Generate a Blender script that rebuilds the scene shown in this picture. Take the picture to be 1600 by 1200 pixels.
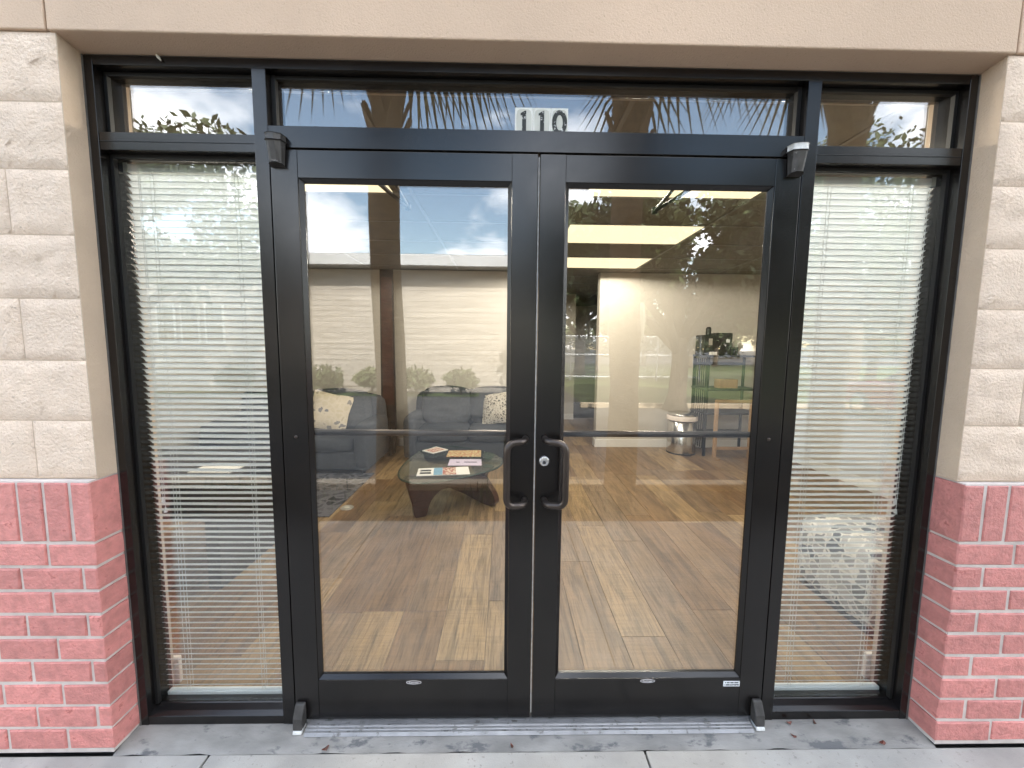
import bpy, bmesh, math, random
import numpy as np
from mathutils import Vector, Matrix

random.seed(7)
rng = np.random.default_rng(7)
for o in list(bpy.data.objects):
    bpy.data.objects.remove(o)
S = bpy.context.scene
COL = S.collection
R = math.radians

# ------------------------------------------------------------------ camera
cd = bpy.data.cameras.new('camera')
cam = bpy.data.objects.new('camera', cd)
COL.objects.link(cam)
cd.sensor_width = 36.0
cd.sensor_fit = 'HORIZONTAL'
cd.lens = 601.0 / 1600.0 * 36.0
cd.clip_start = 0.02
cd.clip_end = 3000
yaw, pitch, roll = 0.0185, -0.0933, 0.0096
F = Vector((math.sin(yaw) * math.cos(pitch), math.cos(yaw) * math.cos(pitch), math.sin(pitch)))
RR = F.cross(Vector((0, 0, 1))).normalized()
UU = RR.cross(F)
R2 = RR * math.cos(roll) + UU * math.sin(roll)
U2 = UU * math.cos(roll) - RR * math.sin(roll)
cam.matrix_world = Matrix(((R2.x, U2.x, -F.x, -0.1119), (R2.y, U2.y, -F.y, -1.3823),
                           (R2.z, U2.z, -F.z, 1.496), (0, 0, 0, 1)))
S.camera = cam

# ------------------------------------------------------------------ world, sun, exposure
SUN_EL, SUN_AZ = R(48), R(14)          # the sun stands behind the shop; azimuth measured from +y towards +x
W = bpy.data.worlds.new('World')
S.world = W
W.use_nodes = True
wn, wl = W.node_tree.nodes, W.node_tree.links
wn.clear()
wo = wn.new('ShaderNodeOutputWorld')
bg = wn.new('ShaderNodeBackground')
bg.inputs['Strength'].default_value = 0.15
sky = wn.new('ShaderNodeTexSky')
sky.sky_type = 'NISHITA'
sky.sun_disc = False
sky.sun_elevation = SUN_EL
sky.sun_rotation = SUN_AZ
sky.air_density = 1.5
sky.dust_density = 0.3
tc = wn.new('ShaderNodeTexCoord')
sep = wn.new('ShaderNodeSeparateXYZ')
wl.new(tc.outputs['Generated'], sep.inputs[0])


def wmath(op, a, b=None, c=None):
    n = wn.new('ShaderNodeMath')
    n.operation = op
    for i, v in enumerate((a, b, c)):
        if v is None:
            continue
        if hasattr(v, 'node'):
            wl.new(v, n.inputs[i])
        else:
            n.inputs[i].default_value = v
    return n.outputs[0]


zz = wmath('ADD', wmath('MAXIMUM', sep.outputs[2], 0.0), 0.22)
comb = wn.new('ShaderNodeCombineXYZ')
wl.new(wmath('DIVIDE', sep.outputs[0], zz), comb.inputs[0])
wl.new(wmath('DIVIDE', sep.outputs[1], zz), comb.inputs[1])
cn = wn.new('ShaderNodeTexNoise')
cn.inputs['Scale'].default_value = 1.35
cn.inputs['Detail'].default_value = 9
cn.inputs['Roughness'].default_value = 0.55
cn.inputs['Distortion'].default_value = 0.25
wl.new(comb.outputs[0], cn.inputs['Vector'])
cr = wn.new('ShaderNodeValToRGB')
cr.color_ramp.elements[0].position = 0.46
cr.color_ramp.elements[1].position = 0.60
wl.new(cn.outputs['Fac'], cr.inputs['Fac'])
cmix = wn.new('ShaderNodeMix')
cmix.data_type = 'RGBA'
wl.new(cr.outputs['Color'], cmix.inputs['Factor'])
wl.new(sky.outputs['Color'], cmix.inputs['A'])
cmix.inputs['B'].default_value = (12.5, 12.6, 13, 1)
wl.new(cmix.outputs['Result'], bg.inputs['Color'])
wl.new(bg.outputs[0], wo.inputs[0])

sd = bpy.data.lights.new('sun', 'SUN')
sd.energy = 3.8
sd.angle = R(0.5)
sd.color = (1.0, 0.95, 0.87)
sun = bpy.data.objects.new('sun', sd)
COL.objects.link(sun)
to_sun = Vector((math.sin(SUN_AZ) * math.cos(SUN_EL), math.cos(SUN_AZ) * math.cos(SUN_EL), math.sin(SUN_EL)))
sun.rotation_euler = to_sun.to_track_quat('Z', 'Y').to_euler()
sun.location = (0, 6, 12)

S.view_settings.view_transform = 'Standard'
S.view_settings.look = 'None'
S.view_settings.gamma = 1
S.view_settings.use_curve_mapping = False
S.view_settings.exposure = 2.18
S.render.engine = 'CYCLES'
cy = S.cycles
cy.use_denoising = True
cy.max_bounces = 10
cy.diffuse_bounces = 4
cy.glossy_bounces = 5
cy.transmission_bounces = 6
cy.transparent_max_bounces = 24
cy.caustics_reflective = False
cy.caustics_refractive = False
cy.sample_clamp_indirect = 6

# ------------------------------------------------------------------ helpers
MC = {}


def nodes(name):
    m = bpy.data.materials.new(name)
    m.use_nodes = True
    n, l = m.node_tree.nodes, m.node_tree.links
    return m, n, l, n['Principled BSDF']


def mat(name, col, rough=0.6, var=0.12, scale=6.0, bump=0.0, bscale=80.0, metal=0.0, spec=0.5, objvar=0.0,
        col2=None, stretch=(1, 1, 1), detail=5, bdist=0.003, spots=None, coat=0.0, ramp=(0.3, 0.7)):
    m, n, l, b = nodes(name)
    tcx = n.new('ShaderNodeTexCoord')
    oi = n.new('ShaderNodeObjectInfo')
    vm = n.new('ShaderNodeVectorMath'); vm.operation = 'MULTIPLY_ADD'
    vm.inputs[1].default_value = stretch
    sc = n.new('ShaderNodeVectorMath'); sc.operation = 'SCALE'
    sc.inputs[0].default_value = (37, 19, 53)
    l.new(oi.outputs['Random'], sc.inputs['Scale'])
    l.new(tcx.outputs['Object'], vm.inputs[0])
    l.new(sc.outputs[0], vm.inputs[2])
    nz = n.new('ShaderNodeTexNoise')
    nz.inputs['Scale'].default_value = scale
    nz.inputs['Detail'].default_value = detail
    l.new(vm.outputs[0], nz.inputs['Vector'])
    rp = n.new('ShaderNodeValToRGB')
    c = np.array(col[:3])
    lo = c * (1 - var) if col2 is None else c
    hi = c * (1 + var) if col2 is None else np.array(col2[:3])
    rp.color_ramp.elements[0].position, rp.color_ramp.elements[1].position = ramp
    rp.color_ramp.elements[0].color = (*np.clip(lo, 0, 1), 1)
    rp.color_ramp.elements[1].color = (*np.clip(hi, 0, 1), 1)
    l.new(nz.outputs['Fac'], rp.inputs['Fac'])
    out = rp.outputs['Color']
    if spots:                                   # (colour, scale, threshold): dirt and wear of its own shape
        n2 = n.new('ShaderNodeTexNoise')
        n2.inputs['Scale'].default_value = spots[1]
        n2.inputs['Detail'].default_value = 7
        n2.inputs['Roughness'].default_value = 0.65
        l.new(vm.outputs[0], n2.inputs['Vector'])
        r2 = n.new('ShaderNodeValToRGB')
        r2.color_ramp.elements[0].position = spots[2]
        r2.color_ramp.elements[1].position = spots[2] + 0.08
        l.new(n2.outputs['Fac'], r2.inputs['Fac'])
        mx = n.new('ShaderNodeMix'); mx.data_type = 'RGBA'
        l.new(r2.outputs['Color'], mx.inputs['Factor'])
        l.new(out, mx.inputs['A'])
        mx.inputs['B'].default_value = (*spots[0], 1)
        out = mx.outputs['Result']
    if objvar:
        hs = n.new('ShaderNodeHueSaturation')
        mr = n.new('ShaderNodeMapRange')
        mr.inputs['To Min'].default_value = 1 - objvar
        mr.inputs['To Max'].default_value = 1 + objvar
        l.new(oi.outputs['Random'], mr.inputs['Value'])
        l.new(mr.outputs[0], hs.inputs['Value'])
        l.new(out, hs.inputs['Color'])
        out = hs.outputs['Color']
    l.new(out, b.inputs['Base Color'])
    b.inputs['Roughness'].default_value = rough
    b.inputs['Metallic'].default_value = metal
    b.inputs['Specular IOR Level'].default_value = spec
    b.inputs['Coat Weight'].default_value = coat
    if bump:
        nb = n.new('ShaderNodeTexNoise')
        nb.inputs['Scale'].default_value = bscale
        nb.inputs['Detail'].default_value = 6
        nb.inputs['Roughness'].default_value = 0.6
        l.new(vm.outputs[0], nb.inputs['Vector'])
        bp = n.new('ShaderNodeBump')
        bp.inputs['Strength'].default_value = bump
        bp.inputs['Distance'].default_value = bdist
        l.new(nb.outputs['Fac'], bp.inputs['Height'])
        l.new(bp.outputs[0], b.inputs['Normal'])
    MC[name] = m
    return m


def glass_mat(name, r0, tint, dust=0.012):
    """Thin clear pane: mirror reflection by Schlick's law on each face, the rest passes straight through."""
    m, n, l, b = nodes(name)
    n.remove(b)
    lw = n.new('ShaderNodeLayerWeight'); lw.inputs['Blend'].default_value = 0.5
    pw = n.new('ShaderNodeMath'); pw.operation = 'POWER'; pw.inputs[1].default_value = 5
    l.new(lw.outputs['Facing'], pw.inputs[0])
    ma = n.new('ShaderNodeMath'); ma.operation = 'MULTIPLY_ADD'
    ma.inputs[1].default_value = 1 - r0; ma.inputs[2].default_value = r0
    l.new(pw.outputs[0], ma.inputs[0])
    tr = n.new('ShaderNodeBsdfTransparent'); tr.inputs[0].default_value = (*tint, 1)
    gl = n.new('ShaderNodeBsdfGlossy'); gl.inputs['Roughness'].default_value = 0.0
    tcx = n.new('ShaderNodeTexCoord')
    nz = n.new('ShaderNodeTexNoise'); nz.inputs['Scale'].default_value = 2.2; nz.inputs['Detail'].default_value = 1
    l.new(tcx.outputs['Object'], nz.inputs['Vector'])
    bp = n.new('ShaderNodeBump'); bp.inputs['Strength'].default_value = 0.06; bp.inputs['Distance'].default_value = 0.004
    l.new(nz.outputs['Fac'], bp.inputs['Height'])
    l.new(bp.outputs[0], gl.inputs['Normal'])
    mx = n.new('ShaderNodeMixShader')
    l.new(ma.outputs[0], mx.inputs[0]); l.new(tr.outputs[0], mx.inputs[1]); l.new(gl.outputs[0], mx.inputs[2])
    # a thin uneven film of dust and wiping marks
    df = n.new('ShaderNodeBsdfDiffuse'); df.inputs[0].default_value = (0.75, 0.74, 0.72, 1)
    nd = n.new('ShaderNodeTexNoise'); nd.inputs['Scale'].default_value = 5; nd.inputs['Detail'].default_value = 8; nd.inputs['Roughness'].default_value = 0.7
    nd.inputs['Distortion'].default_value = 1.2
    l.new(tcx.outputs['Object'], nd.inputs['Vector'])
    rd = n.new('ShaderNodeMapRange'); rd.inputs['From Min'].default_value = 0.42; rd.inputs['From Max'].default_value = 0.75
    rd.inputs['To Min'].default_value = 0.0; rd.inputs['To Max'].default_value = dust
    l.new(nd.outputs['Fac'], rd.inputs['Value'])
    m2 = n.new('ShaderNodeMixShader')
    l.new(rd.outputs[0], m2.inputs[0]); l.new(mx.outputs[0], m2.inputs[1]); l.new(df.outputs[0], m2.inputs[2])
    l.new(m2.outputs[0], n['Material Output'].inputs[0])
    MC[name] = m
    return m


class MB:
    def __init__(s):
        s.v, s.f = [], []

    def add(s, vs, fs):
        k = len(s.v)
        s.v += [tuple(map(float, p)) for p in vs]
        s.f += [tuple(i + k for i in f) for f in fs]
        return s

    def box(s, x0, x1, y0, y1, z0, z1):
        return s.add([(x0, y0, z0), (x1, y0, z0), (x1, y1, z0), (x0, y1, z0), (x0, y0, z1), (x1, y0, z1), (x1, y1, z1), (x0, y1, z1)],
                     [(0, 3, 2, 1), (4, 5, 6, 7), (0, 1, 5, 4), (1, 2, 6, 5), (2, 3, 7, 6), (3, 0, 4, 7)])

    def prism(s, poly, a, b, axis='x'):
        """poly: counter-clockwise outline in the two other axes, swept from a to b."""
        n = len(poly)
        def P(p, t):
            return {'x': (t, p[0], p[1]), 'y': (p[0], t, p[1]), 'z': (p[0], p[1], t)}[axis]
        vs = [P(p, a) for p in poly] + [P(p, b) for p in poly]
        fs = [tuple(range(n))[::-1], tuple(range(n, 2 * n))] + [(i, (i + 1) % n, n + (i + 1) % n, n + i) for i in range(n)]
        return s.add(vs, fs)

    def tube(s, path, r, n=10, caps=True):
        path = [Vector(p) for p in path]
        rs = r if isinstance(r, (list, tuple)) else [r] * len(path)
        rings = []
        t0 = (path[1] - path[0]).normalized()
        up = Vector((0, 0, 1)) if abs(t0.z) < 0.9 else Vector((1, 0, 0))
        nrm = t0.cross(up).normalized()
        for i, p in enumerate(path):
            t = (path[min(i + 1, len(path) - 1)] - path[max(i - 1, 0)]).normalized()
            nrm = (nrm - t * nrm.dot(t)).normalized()
            bn = t.cross(nrm)
            rings.append([p + (nrm * math.cos(2 * math.pi * k / n) + bn * math.sin(2 * math.pi * k / n)) * rs[i] for k in range(n)])
        vs = [q for rg in rings for q in rg]
        fs = []
        for i in range(len(path) - 1):
            for k in range(n):
                fs.append((i * n + k, i * n + (k + 1) % n, (i + 1) * n + (k + 1) % n, (i + 1) * n + k))
        if caps:
            fs.append(tuple(range(n))[::-1]); fs.append(tuple(range((len(path) - 1) * n, len(path) * n)))
        return s.add(vs, fs)

    def lathe(s, prof, c, n=24):
        vs, fs = [], []
        for (r, z) in prof:
            for k in range(n):
                a = 2 * math.pi * k / n
                vs.append((c[0] + r * math.cos(a), c[1] + r * math.sin(a), c[2] + z))
        m = len(prof)
        for i in range(m - 1):
            for k in range(n):
                fs.append((i * n + k, i * n + (k + 1) % n, (i + 1) * n + (k + 1) % n, (i + 1) * n + k))
        fs.append(tuple(range(n))[::-1]); fs.append(tuple(range((m - 1) * n, m * n)))
        return s.add(vs, fs)

    def mesh(s, name):
        me = bpy.data.meshes.new(name)
        me.from_pydata(s.v, [], s.f)
        me.update()
        return me

    def build(s, name, m, parent=None, smooth=False, bevel=0.0, seg=2, sub=0):
        me = s.mesh(name)
        if smooth:
            me.polygons.foreach_set('use_smooth', [True] * len(me.polygons))
        o = link(name, me, m, parent)
        if bevel:
            b = o.modifiers.new('bevel', 'BEVEL'); b.width = bevel; b.segments = seg; b.limit_method = 'ANGLE'; b.angle_limit = R(40)
            b.harden_normals = False
        if sub:
            u = o.modifiers.new('sub', 'SUBSURF'); u.levels = sub; u.render_levels = sub
        return o


def link(name, me, m, parent=None, loc=None):
    o = bpy.data.objects.new(name, me)
    if m is not None and not me.materials:
        me.materials.append(MC[m] if isinstance(m, str) else m)
    COL.objects.link(o)
    if loc is not None:
        o.location = loc
    if parent is not None:
        o.parent = parent
        if parent.type == 'EMPTY':
            o.matrix_parent_inverse = Matrix.LocRotScale(parent.location, parent.rotation_euler, parent.scale).inverted()
        elif parent.get('_moved'):
            o.matrix_parent_inverse = Matrix.Translation(-parent.location)
    return o


def thing(name, label, cat, loc=(0, 0, 0), group=None):
    o = bpy.data.objects.new(name, None)
    COL.objects.link(o)
    o.location = loc
    o.empty_display_size = 0.1
    o['label'] = label; o['category'] = cat
    if group:
        o['group'] = group
    return o


def tag(o, label=None, cat=None, group=None, kind=None):
    for k, v in (('label', label), ('category', cat), ('group', group), ('kind', kind)):
        if v:
            o[k] = v
    return o


def struct(o):
    o['kind'] = 'structure'
    return o


def turned(o, loc, rz):
    """Place a thing that was modelled round the origin."""
    o.location = loc; o.rotation_euler = (0, 0, rz)
    return o


def copy_tree(o, parent=None):
    c = o.copy(); COL.objects.link(c)
    if parent is not None:
        c.parent = parent
    for ch in list(o.children):
        copy_tree(ch, c)
    return c


def arc_path(pts, r=0.02, n=6):
    """Polyline with rounded corners."""
    pts = [Vector(p) for p in pts]
    out = [pts[0]]
    for i in range(1, len(pts) - 1):
        a, b, c = pts[i - 1], pts[i], pts[i + 1]
        d1, d2 = (a - b), (c - b)
        k = min(r, d1.length * 0.48, d2.length * 0.48)
        p1, p2 = b + d1.normalized() * k, b + d2.normalized() * k
        for j in range(n + 1):
            t = j / n
            out.append(p1 * (1 - t) ** 2 + b * 2 * t * (1 - t) + p2 * t * t)
    out.append(pts[-1])
    return out


def soft_box(x0, x1, y0, y1, z0, z1, puff=0.02, n=4):
    """Cushion: a subdivided box whose faces swell."""
    bm = bmesh.new()
    bmesh.ops.create_cube(bm, size=1)
    bmesh.ops.subdivide_edges(bm, edges=bm.edges[:], cuts=n, use_grid_fill=True)
    vs, fs = [], []
    for v in bm.verts:
        x, y, z = (v.co * 2)
        k = 1 - 0.06 * (abs(x * y) + abs(y * z) + abs(x * z)) / 3
        px = (1 - y * y) * (1 - z * z); py = (1 - x * x) * (1 - z * z); pz = (1 - x * x) * (1 - y * y)
        X, Y, Z = x * k * (x1 - x0) / 2, y * k * (y1 - y0) / 2, z * k * (z1 - z0) / 2
        X += puff * px * (1 if x > 0.99 else -1 if x < -0.99 else 0)
        Y += puff * py * (1 if y > 0.99 else -1 if y < -0.99 else 0)
        Z += puff * pz * (1 if z > 0.99 else -1 if z < -0.99 else 0)
        vs.append((X + (x0 + x1) / 2, Y + (y0 + y1) / 2, Z + (z0 + z1) / 2))
    bm.verts.index_update()
    for f in bm.faces:
        fs.append(tuple(v.index for v in f.verts))
    bm.free()
    return MB().add(vs, fs)


# ------------------------------------------------------------------ materials
mat('block', (0.76, 0.61, 0.485), 0.92, 0.06, 12, bump=1.0, bscale=100, bdist=0.008, objvar=0.03, spots=((0.50, 0.395, 0.31), 60, 0.63))
mat('stucco', (0.55, 0.425, 0.315), 0.9, 0.08, 5, bump=0.9, bscale=150, bdist=0.004)
mat('beam', (0.58, 0.43, 0.315), 0.88, 0.07, 2.2, bump=0.7, bscale=190, bdist=0.003, spots=((0.48, 0.345, 0.245), 120, 0.60))
mat('brick', (0.54, 0.210, 0.188), 0.6, 0.18, 30, bump=1.0, bscale=85, bdist=0.006, objvar=0.13, spots=((0.40, 0.125, 0.11), 30, 0.60))
mat('mortar', (0.58, 0.525, 0.49), 0.9, 0.12, 22, bump=0.5, bscale=120)
mat('sealant', (0.10, 0.095, 0.09), 0.7, 0.2, 30)
mat('bronze', (0.0055, 0.0045, 0.0043), 0.22, 0.2, 4, spec=0.45, bump=0.02, bscale=9, spots=((0.03, 0.028, 0.027), 90, 0.74))
mb_ = MC['bronze']; n_, l_ = mb_.node_tree.nodes, mb_.node_tree.links       # dusty and wiped patches differ in gloss
tq = n_.new('ShaderNodeTexCoord'); nq = n_.new('ShaderNodeTexNoise'); nq.inputs['Scale'].default_value = 4; nq.inputs['Detail'].default_value = 8
nq.inputs['Roughness'].default_value = 0.7; nq.inputs['Distortion'].default_value = 0.8
rq = n_.new('ShaderNodeMapRange'); rq.inputs['From Min'].default_value = 0.3; rq.inputs['From Max'].default_value = 0.7
rq.inputs['To Min'].default_value = 0.20; rq.inputs['To Max'].default_value = 0.27
l_.new(tq.outputs['Object'], nq.inputs['Vector']); l_.new(nq.outputs['Fac'], rq.inputs['Value']); l_.new(rq.outputs[0], n_['Principled BSDF'].inputs['Roughness'])
mat('bronze_dark', (0.006, 0.0055, 0.0055), 0.5, 0.1, 6, spec=0.4)
mat('handle', (0.075, 0.062, 0.055), 0.36, 0.15, 8, metal=0.85)
mat('gasket', (0.008, 0.008, 0.008), 0.6, 0.1, 6)
mat('alu', (0.26, 0.26, 0.265), 0.5, 0.2, 14, metal=0.6, spots=((0.13, 0.125, 0.12), 30, 0.58))
mat('pile', (0.62, 0.62, 0.62), 0.9, 0.2, 60)
mat('pivot', (0.055, 0.052, 0.05), 0.5, 0.35, 25, metal=0.3, bump=0.4, bscale=90, spots=((0.30, 0.29, 0.28), 55, 0.64))
mat('pivot_cap', (0.62, 0.62, 0.60), 0.55, 0.2, 50, spots=((0.25, 0.24, 0.23), 60, 0.63))
mat('lock', (0.75, 0.76, 0.78), 0.25, 0.06, 12, metal=0.9)
mat('key', (0.10, 0.10, 0.11), 0.4, 0.1, 12, metal=0.6)
mat('badge', (0.06, 0.05, 0.055), 0.35, 0.1, 12, metal=0.5)
mat('print_light', (0.6, 0.58, 0.58), 0.5, 0.05, 12)
mat('sticker', (0.72, 0.74, 0.76), 0.45, 0.05, 20)
mat('ink', (0.03, 0.035, 0.05), 0.6, 0.05, 12)
mat('tile', (0.82, 0.82, 0.78), 0.5, 0.05, 20)
mat('tile_face', (0.64, 0.64, 0.58), 0.55, 0.08, 14)
mat('digit', (0.022, 0.024, 0.022), 0.55, 0.2, 30, spots=((0.80, 0.80, 0.79), 75, 0.575))
mat('slat', (0.86, 0.90, 0.93), 0.42, 0.03, 3)
def add_translucency(name, fac, col):
    m_ = MC[name]; n_, l_ = m_.node_tree.nodes, m_.node_tree.links
    tr = n_.new('ShaderNodeBsdfTranslucent'); tr.inputs[0].default_value = (*col, 1)
    mx = n_.new('ShaderNodeMixShader'); mx.inputs[0].default_value = fac
    l_.new(n_['Principled BSDF'].outputs[0], mx.inputs[1]); l_.new(tr.outputs[0], mx.inputs[2])
    l_.new(mx.outputs[0], n_['Material Output'].inputs[0])


add_translucency('slat', 0.42, (0.92, 0.95, 0.97))
mat('cord', (0.80, 0.80, 0.78), 0.7, 0.06, 40)
mat('rail_white', (0.74, 0.77, 0.77), 0.35, 0.03, 5)
mat('bracket', (0.60, 0.58, 0.50), 0.5, 0.15, 30)
mat('concrete', (0.34, 0.325, 0.30), 0.85, 0.2, 4.5, bump=0.6, bscale=220, bdist=0.002, spots=((0.25, 0.235, 0.215), 60, 0.60))
mat('sill_concrete', (0.23, 0.22, 0.205), 0.72, 0.28, 6, bump=0.4, bscale=60, bdist=0.003, spots=((0.11, 0.11, 0.112), 9, 0.56), stretch=(1, 2.5, 1))
mat('asphalt', (0.065, 0.064, 0.064), 0.9, 0.25, 2, bump=0.4, bscale=120, spots=((0.09, 0.088, 0.085), 1.2, 0.55))
mat('kerb', (0.50, 0.40, 0.28), 0.85, 0.12, 4, bump=0.3, bscale=90)
mat('mulch', (0.050, 0.032, 0.022), 0.95, 0.4, 25, bump=0.9, bscale=60, bdist=0.03)
mat('lawn', (0.065, 0.095, 0.025), 0.95, 0.35, 1.2, bump=0.6, bscale=60, bdist=0.03)
mat('stripe', (0.70, 0.70, 0.68), 0.8, 0.1, 6)
mat('drywall', (0.53, 0.495, 0.435), 0.85, 0.03, 2, bump=0.06, bscale=220, bdist=0.001)
mat('trim_white', (0.76, 0.75, 0.72), 0.45, 0.03, 4)
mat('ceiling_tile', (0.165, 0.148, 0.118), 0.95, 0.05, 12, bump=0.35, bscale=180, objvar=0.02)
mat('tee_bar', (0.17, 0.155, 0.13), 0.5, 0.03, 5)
mat('subfloor', (0.03, 0.022, 0.015), 0.9, 0.1, 5)
mat('sofa', (0.045, 0.051, 0.060), 0.95, 0.14, 40, bump=0.3, bscale=420, bdist=0.001)
mat('sofa_foot', (0.02, 0.014, 0.01), 0.4, 0.2, 12)
mat('dark_wood', (0.045, 0.014, 0.009), 0.28, 0.35, 9, stretch=(1, 1, 6), coat=0.3)
mat('black_wood', (0.012, 0.009, 0.008), 0.35, 0.25, 6, stretch=(1, 1, 0.15))
mat('black_metal', (0.018, 0.018, 0.018), 0.4, 0.1, 8, metal=0.4)
mat('black_plastic', (0.010, 0.010, 0.010), 0.3, 0.1, 8)
mat('steel', (0.60, 0.59, 0.57), 0.20, 0.05, 6, metal=1.0)
mat('bag', (0.74, 0.66, 0.60), 0.55, 0.12, 20, bump=0.5, bscale=70)
mat('tan_wood', (0.34, 0.22, 0.12), 0.5, 0.2, 8, stretch=(1, 1, 0.2))
mat('paper_white', (0.78, 0.76, 0.72), 0.6, 0.03, 9)
mat('paper_lilac', (0.60, 0.53, 0.66), 0.6, 0.03, 9)
mat('paper_red', (0.34, 0.06, 0.045), 0.4, 0.6, 55, col2=(0.75, 0.66, 0.52), ramp=(0.46, 0.54))
mat('paper_food', (0.42, 0.12, 0.05), 0.4, 0.6, 45, col2=(0.62, 0.58, 0.30), ramp=(0.44, 0.56))
mat('paper_blue', (0.20, 0.38, 0.52), 0.4, 0.1, 20)
mat('brass', (0.52, 0.50, 0.44), 0.4, 0.1, 20, metal=0.6)
mat('bark', (0.14, 0.105, 0.075), 0.95, 0.35, 7, bump=0.9, bscale=16, bdist=0.05, stretch=(1, 1, 0.3))
mat('palm_bark', (0.20, 0.135, 0.08), 0.95, 0.3, 9, bump=0.9, bscale=22, bdist=0.03, stretch=(1, 1, 2.2))
mat('palm_boot', (0.17, 0.115, 0.07), 0.95, 0.3, 12)
mat('frond', (0.075, 0.095, 0.035), 0.55, 0.3, 5, col2=(0.12, 0.11, 0.045))
mat('oak_leaf', (0.045, 0.07, 0.02), 0.6, 0.4, 1.0, col2=(0.095, 0.115, 0.035))
mat('moss', (0.20, 0.20, 0.16), 0.95, 0.2, 5)
mat('far_leaf', (0.04, 0.065, 0.02), 0.7, 0.4, 0.6, col2=(0.12, 0.135, 0.05))
mat('siding', (0.44, 0.395, 0.345), 0.8, 0.22, 2.2, objvar=0.07, stretch=(0.35, 1, 5), spots=((0.33, 0.29, 0.25), 3, 0.58))
mat('fascia', (0.80, 0.79, 0.76), 0.6, 0.03, 3)
mat('roof', (0.30, 0.29, 0.28), 0.9, 0.1, 5)
mat('far_glass', (0.03, 0.04, 0.05), 0.08, 0.1, 3, spec=0.8)
mat('car_red', (0.32, 0.012, 0.016), 0.25, 0.03, 2, coat=0.8)
mat('car_glass', (0.012, 0.016, 0.018), 0.05, 0.1, 3, spec=0.8)
mat('chrome', (0.75, 0.75, 0.76), 0.12, 0.03, 3, metal=1.0)
mat('tyre', (0.02, 0.02, 0.02), 0.85, 0.1, 9)
mat('galv', (0.42, 0.43, 0.44), 0.45, 0.1, 9, metal=0.7)
mat('pole_wood', (0.17, 0.11, 0.07), 0.9, 0.25, 6, stretch=(1, 1, 0.15))
mat('dead_leaf', (0.16, 0.035, 0.02), 0.6, 0.4, 60, col2=(0.05, 0.03, 0.02))
glass_mat('pane', 0.120, (0.965, 0.975, 0.965))
glass_mat('tabletop', 0.05, (0.80, 0.90, 0.86))

# wood planks: colour differs from plank to plank, grain runs along y
m, n, l, b = nodes('plank')
tcx = n.new('ShaderNodeTexCoord'); oi = n.new('ShaderNodeObjectInfo')
sc = n.new('ShaderNodeVectorMath'); sc.operation = 'SCALE'; sc.inputs[0].default_value = (31, 77, 13)
l.new(oi.outputs['Random'], sc.inputs['Scale'])


def stretched(sx, sy, scale, detail, dist=0.0, rough=0.6):
    v = n.new('ShaderNodeVectorMath'); v.operation = 'MULTIPLY_ADD'; v.inputs[1].default_value = (sx, sy, 1)
    l.new(tcx.outputs['Object'], v.inputs[0]); l.new(sc.outputs[0], v.inputs[2])
    z = n.new('ShaderNodeTexNoise'); z.inputs['Scale'].default_value = scale; z.inputs['Detail'].default_value = detail
    z.inputs['Distortion'].default_value = dist; z.inputs['Roughness'].default_value = rough
    l.new(v.outputs[0], z.inputs['Vector'])
    return z.outputs['Fac']


def ramp(src, stops):
    r = n.new('ShaderNodeValToRGB')
    e = r.color_ramp.elements
    while len(e) < len(stops):
        e.new(0.5)
    for i, (p, c) in enumerate(stops):
        e[i].position = p; e[i].color = (*c, 1)
    l.new(src, r.inputs['Fac'])
    return r.outputs['Color']


def mixc(fac, a, b_, mode='MIX'):
    x = n.new('ShaderNodeMix'); x.data_type = 'RGBA'; x.blend_type = mode
    for k, v in (('Factor', fac), ('A', a), ('B', b_)):
        if hasattr(v, 'node'):
            l.new(v, x.inputs[k])
        elif isinstance(v, tuple):
            x.inputs[k].default_value = (*v, 1)
        else:
            x.inputs[k].default_value = v
    return x.outputs['Result']


base = ramp(oi.outputs['Random'], [(0.0, (0.19, 0.112, 0.056)), (0.3, (0.245, 0.156, 0.082)), (0.5, (0.235, 0.160, 0.097)), (0.72, (0.31, 0.207, 0.108)), (0.86, (0.335, 0.228, 0.119)), (1.0, (0.38, 0.262, 0.138))])
fine = stretched(34, 1.6, 3.2, 8, 0.6)
broad = stretched(7, 0.9, 1.6, 4, 1.2)
saw = stretched(2.0, 60, 2.0, 2, 0.2)
g = mixc(0.68, base, ramp(fine, [(0.34, (0.30, 0.28, 0.26)), (0.5, (1, 1, 1)), (0.7, (1.2, 1.18, 1.1))]), 'MULTIPLY')
g = mixc(0.6, g, ramp(broad, [(0.36, (0.42, 0.40, 0.38)), (0.5, (1, 1, 1)), (0.66, (1.25, 1.22, 1.16))]), 'MULTIPLY')
g = mixc(0.6, g, ramp(saw, [(0.35, (0.72, 0.72, 0.72)), (0.6, (1.05, 1.05, 1.05))]), 'MULTIPLY')
l.new(g, b.inputs['Base Color'])
b.inputs['Roughness'].default_value = 0.42
bp = n.new('ShaderNodeBump'); bp.inputs['Strength'].default_value = 0.2; bp.inputs['Distance'].default_value = 0.001
l.new(fine, bp.inputs['Height']); l.new(bp.outputs[0], b.inputs['Normal'])
MC['plank'] = m


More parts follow.
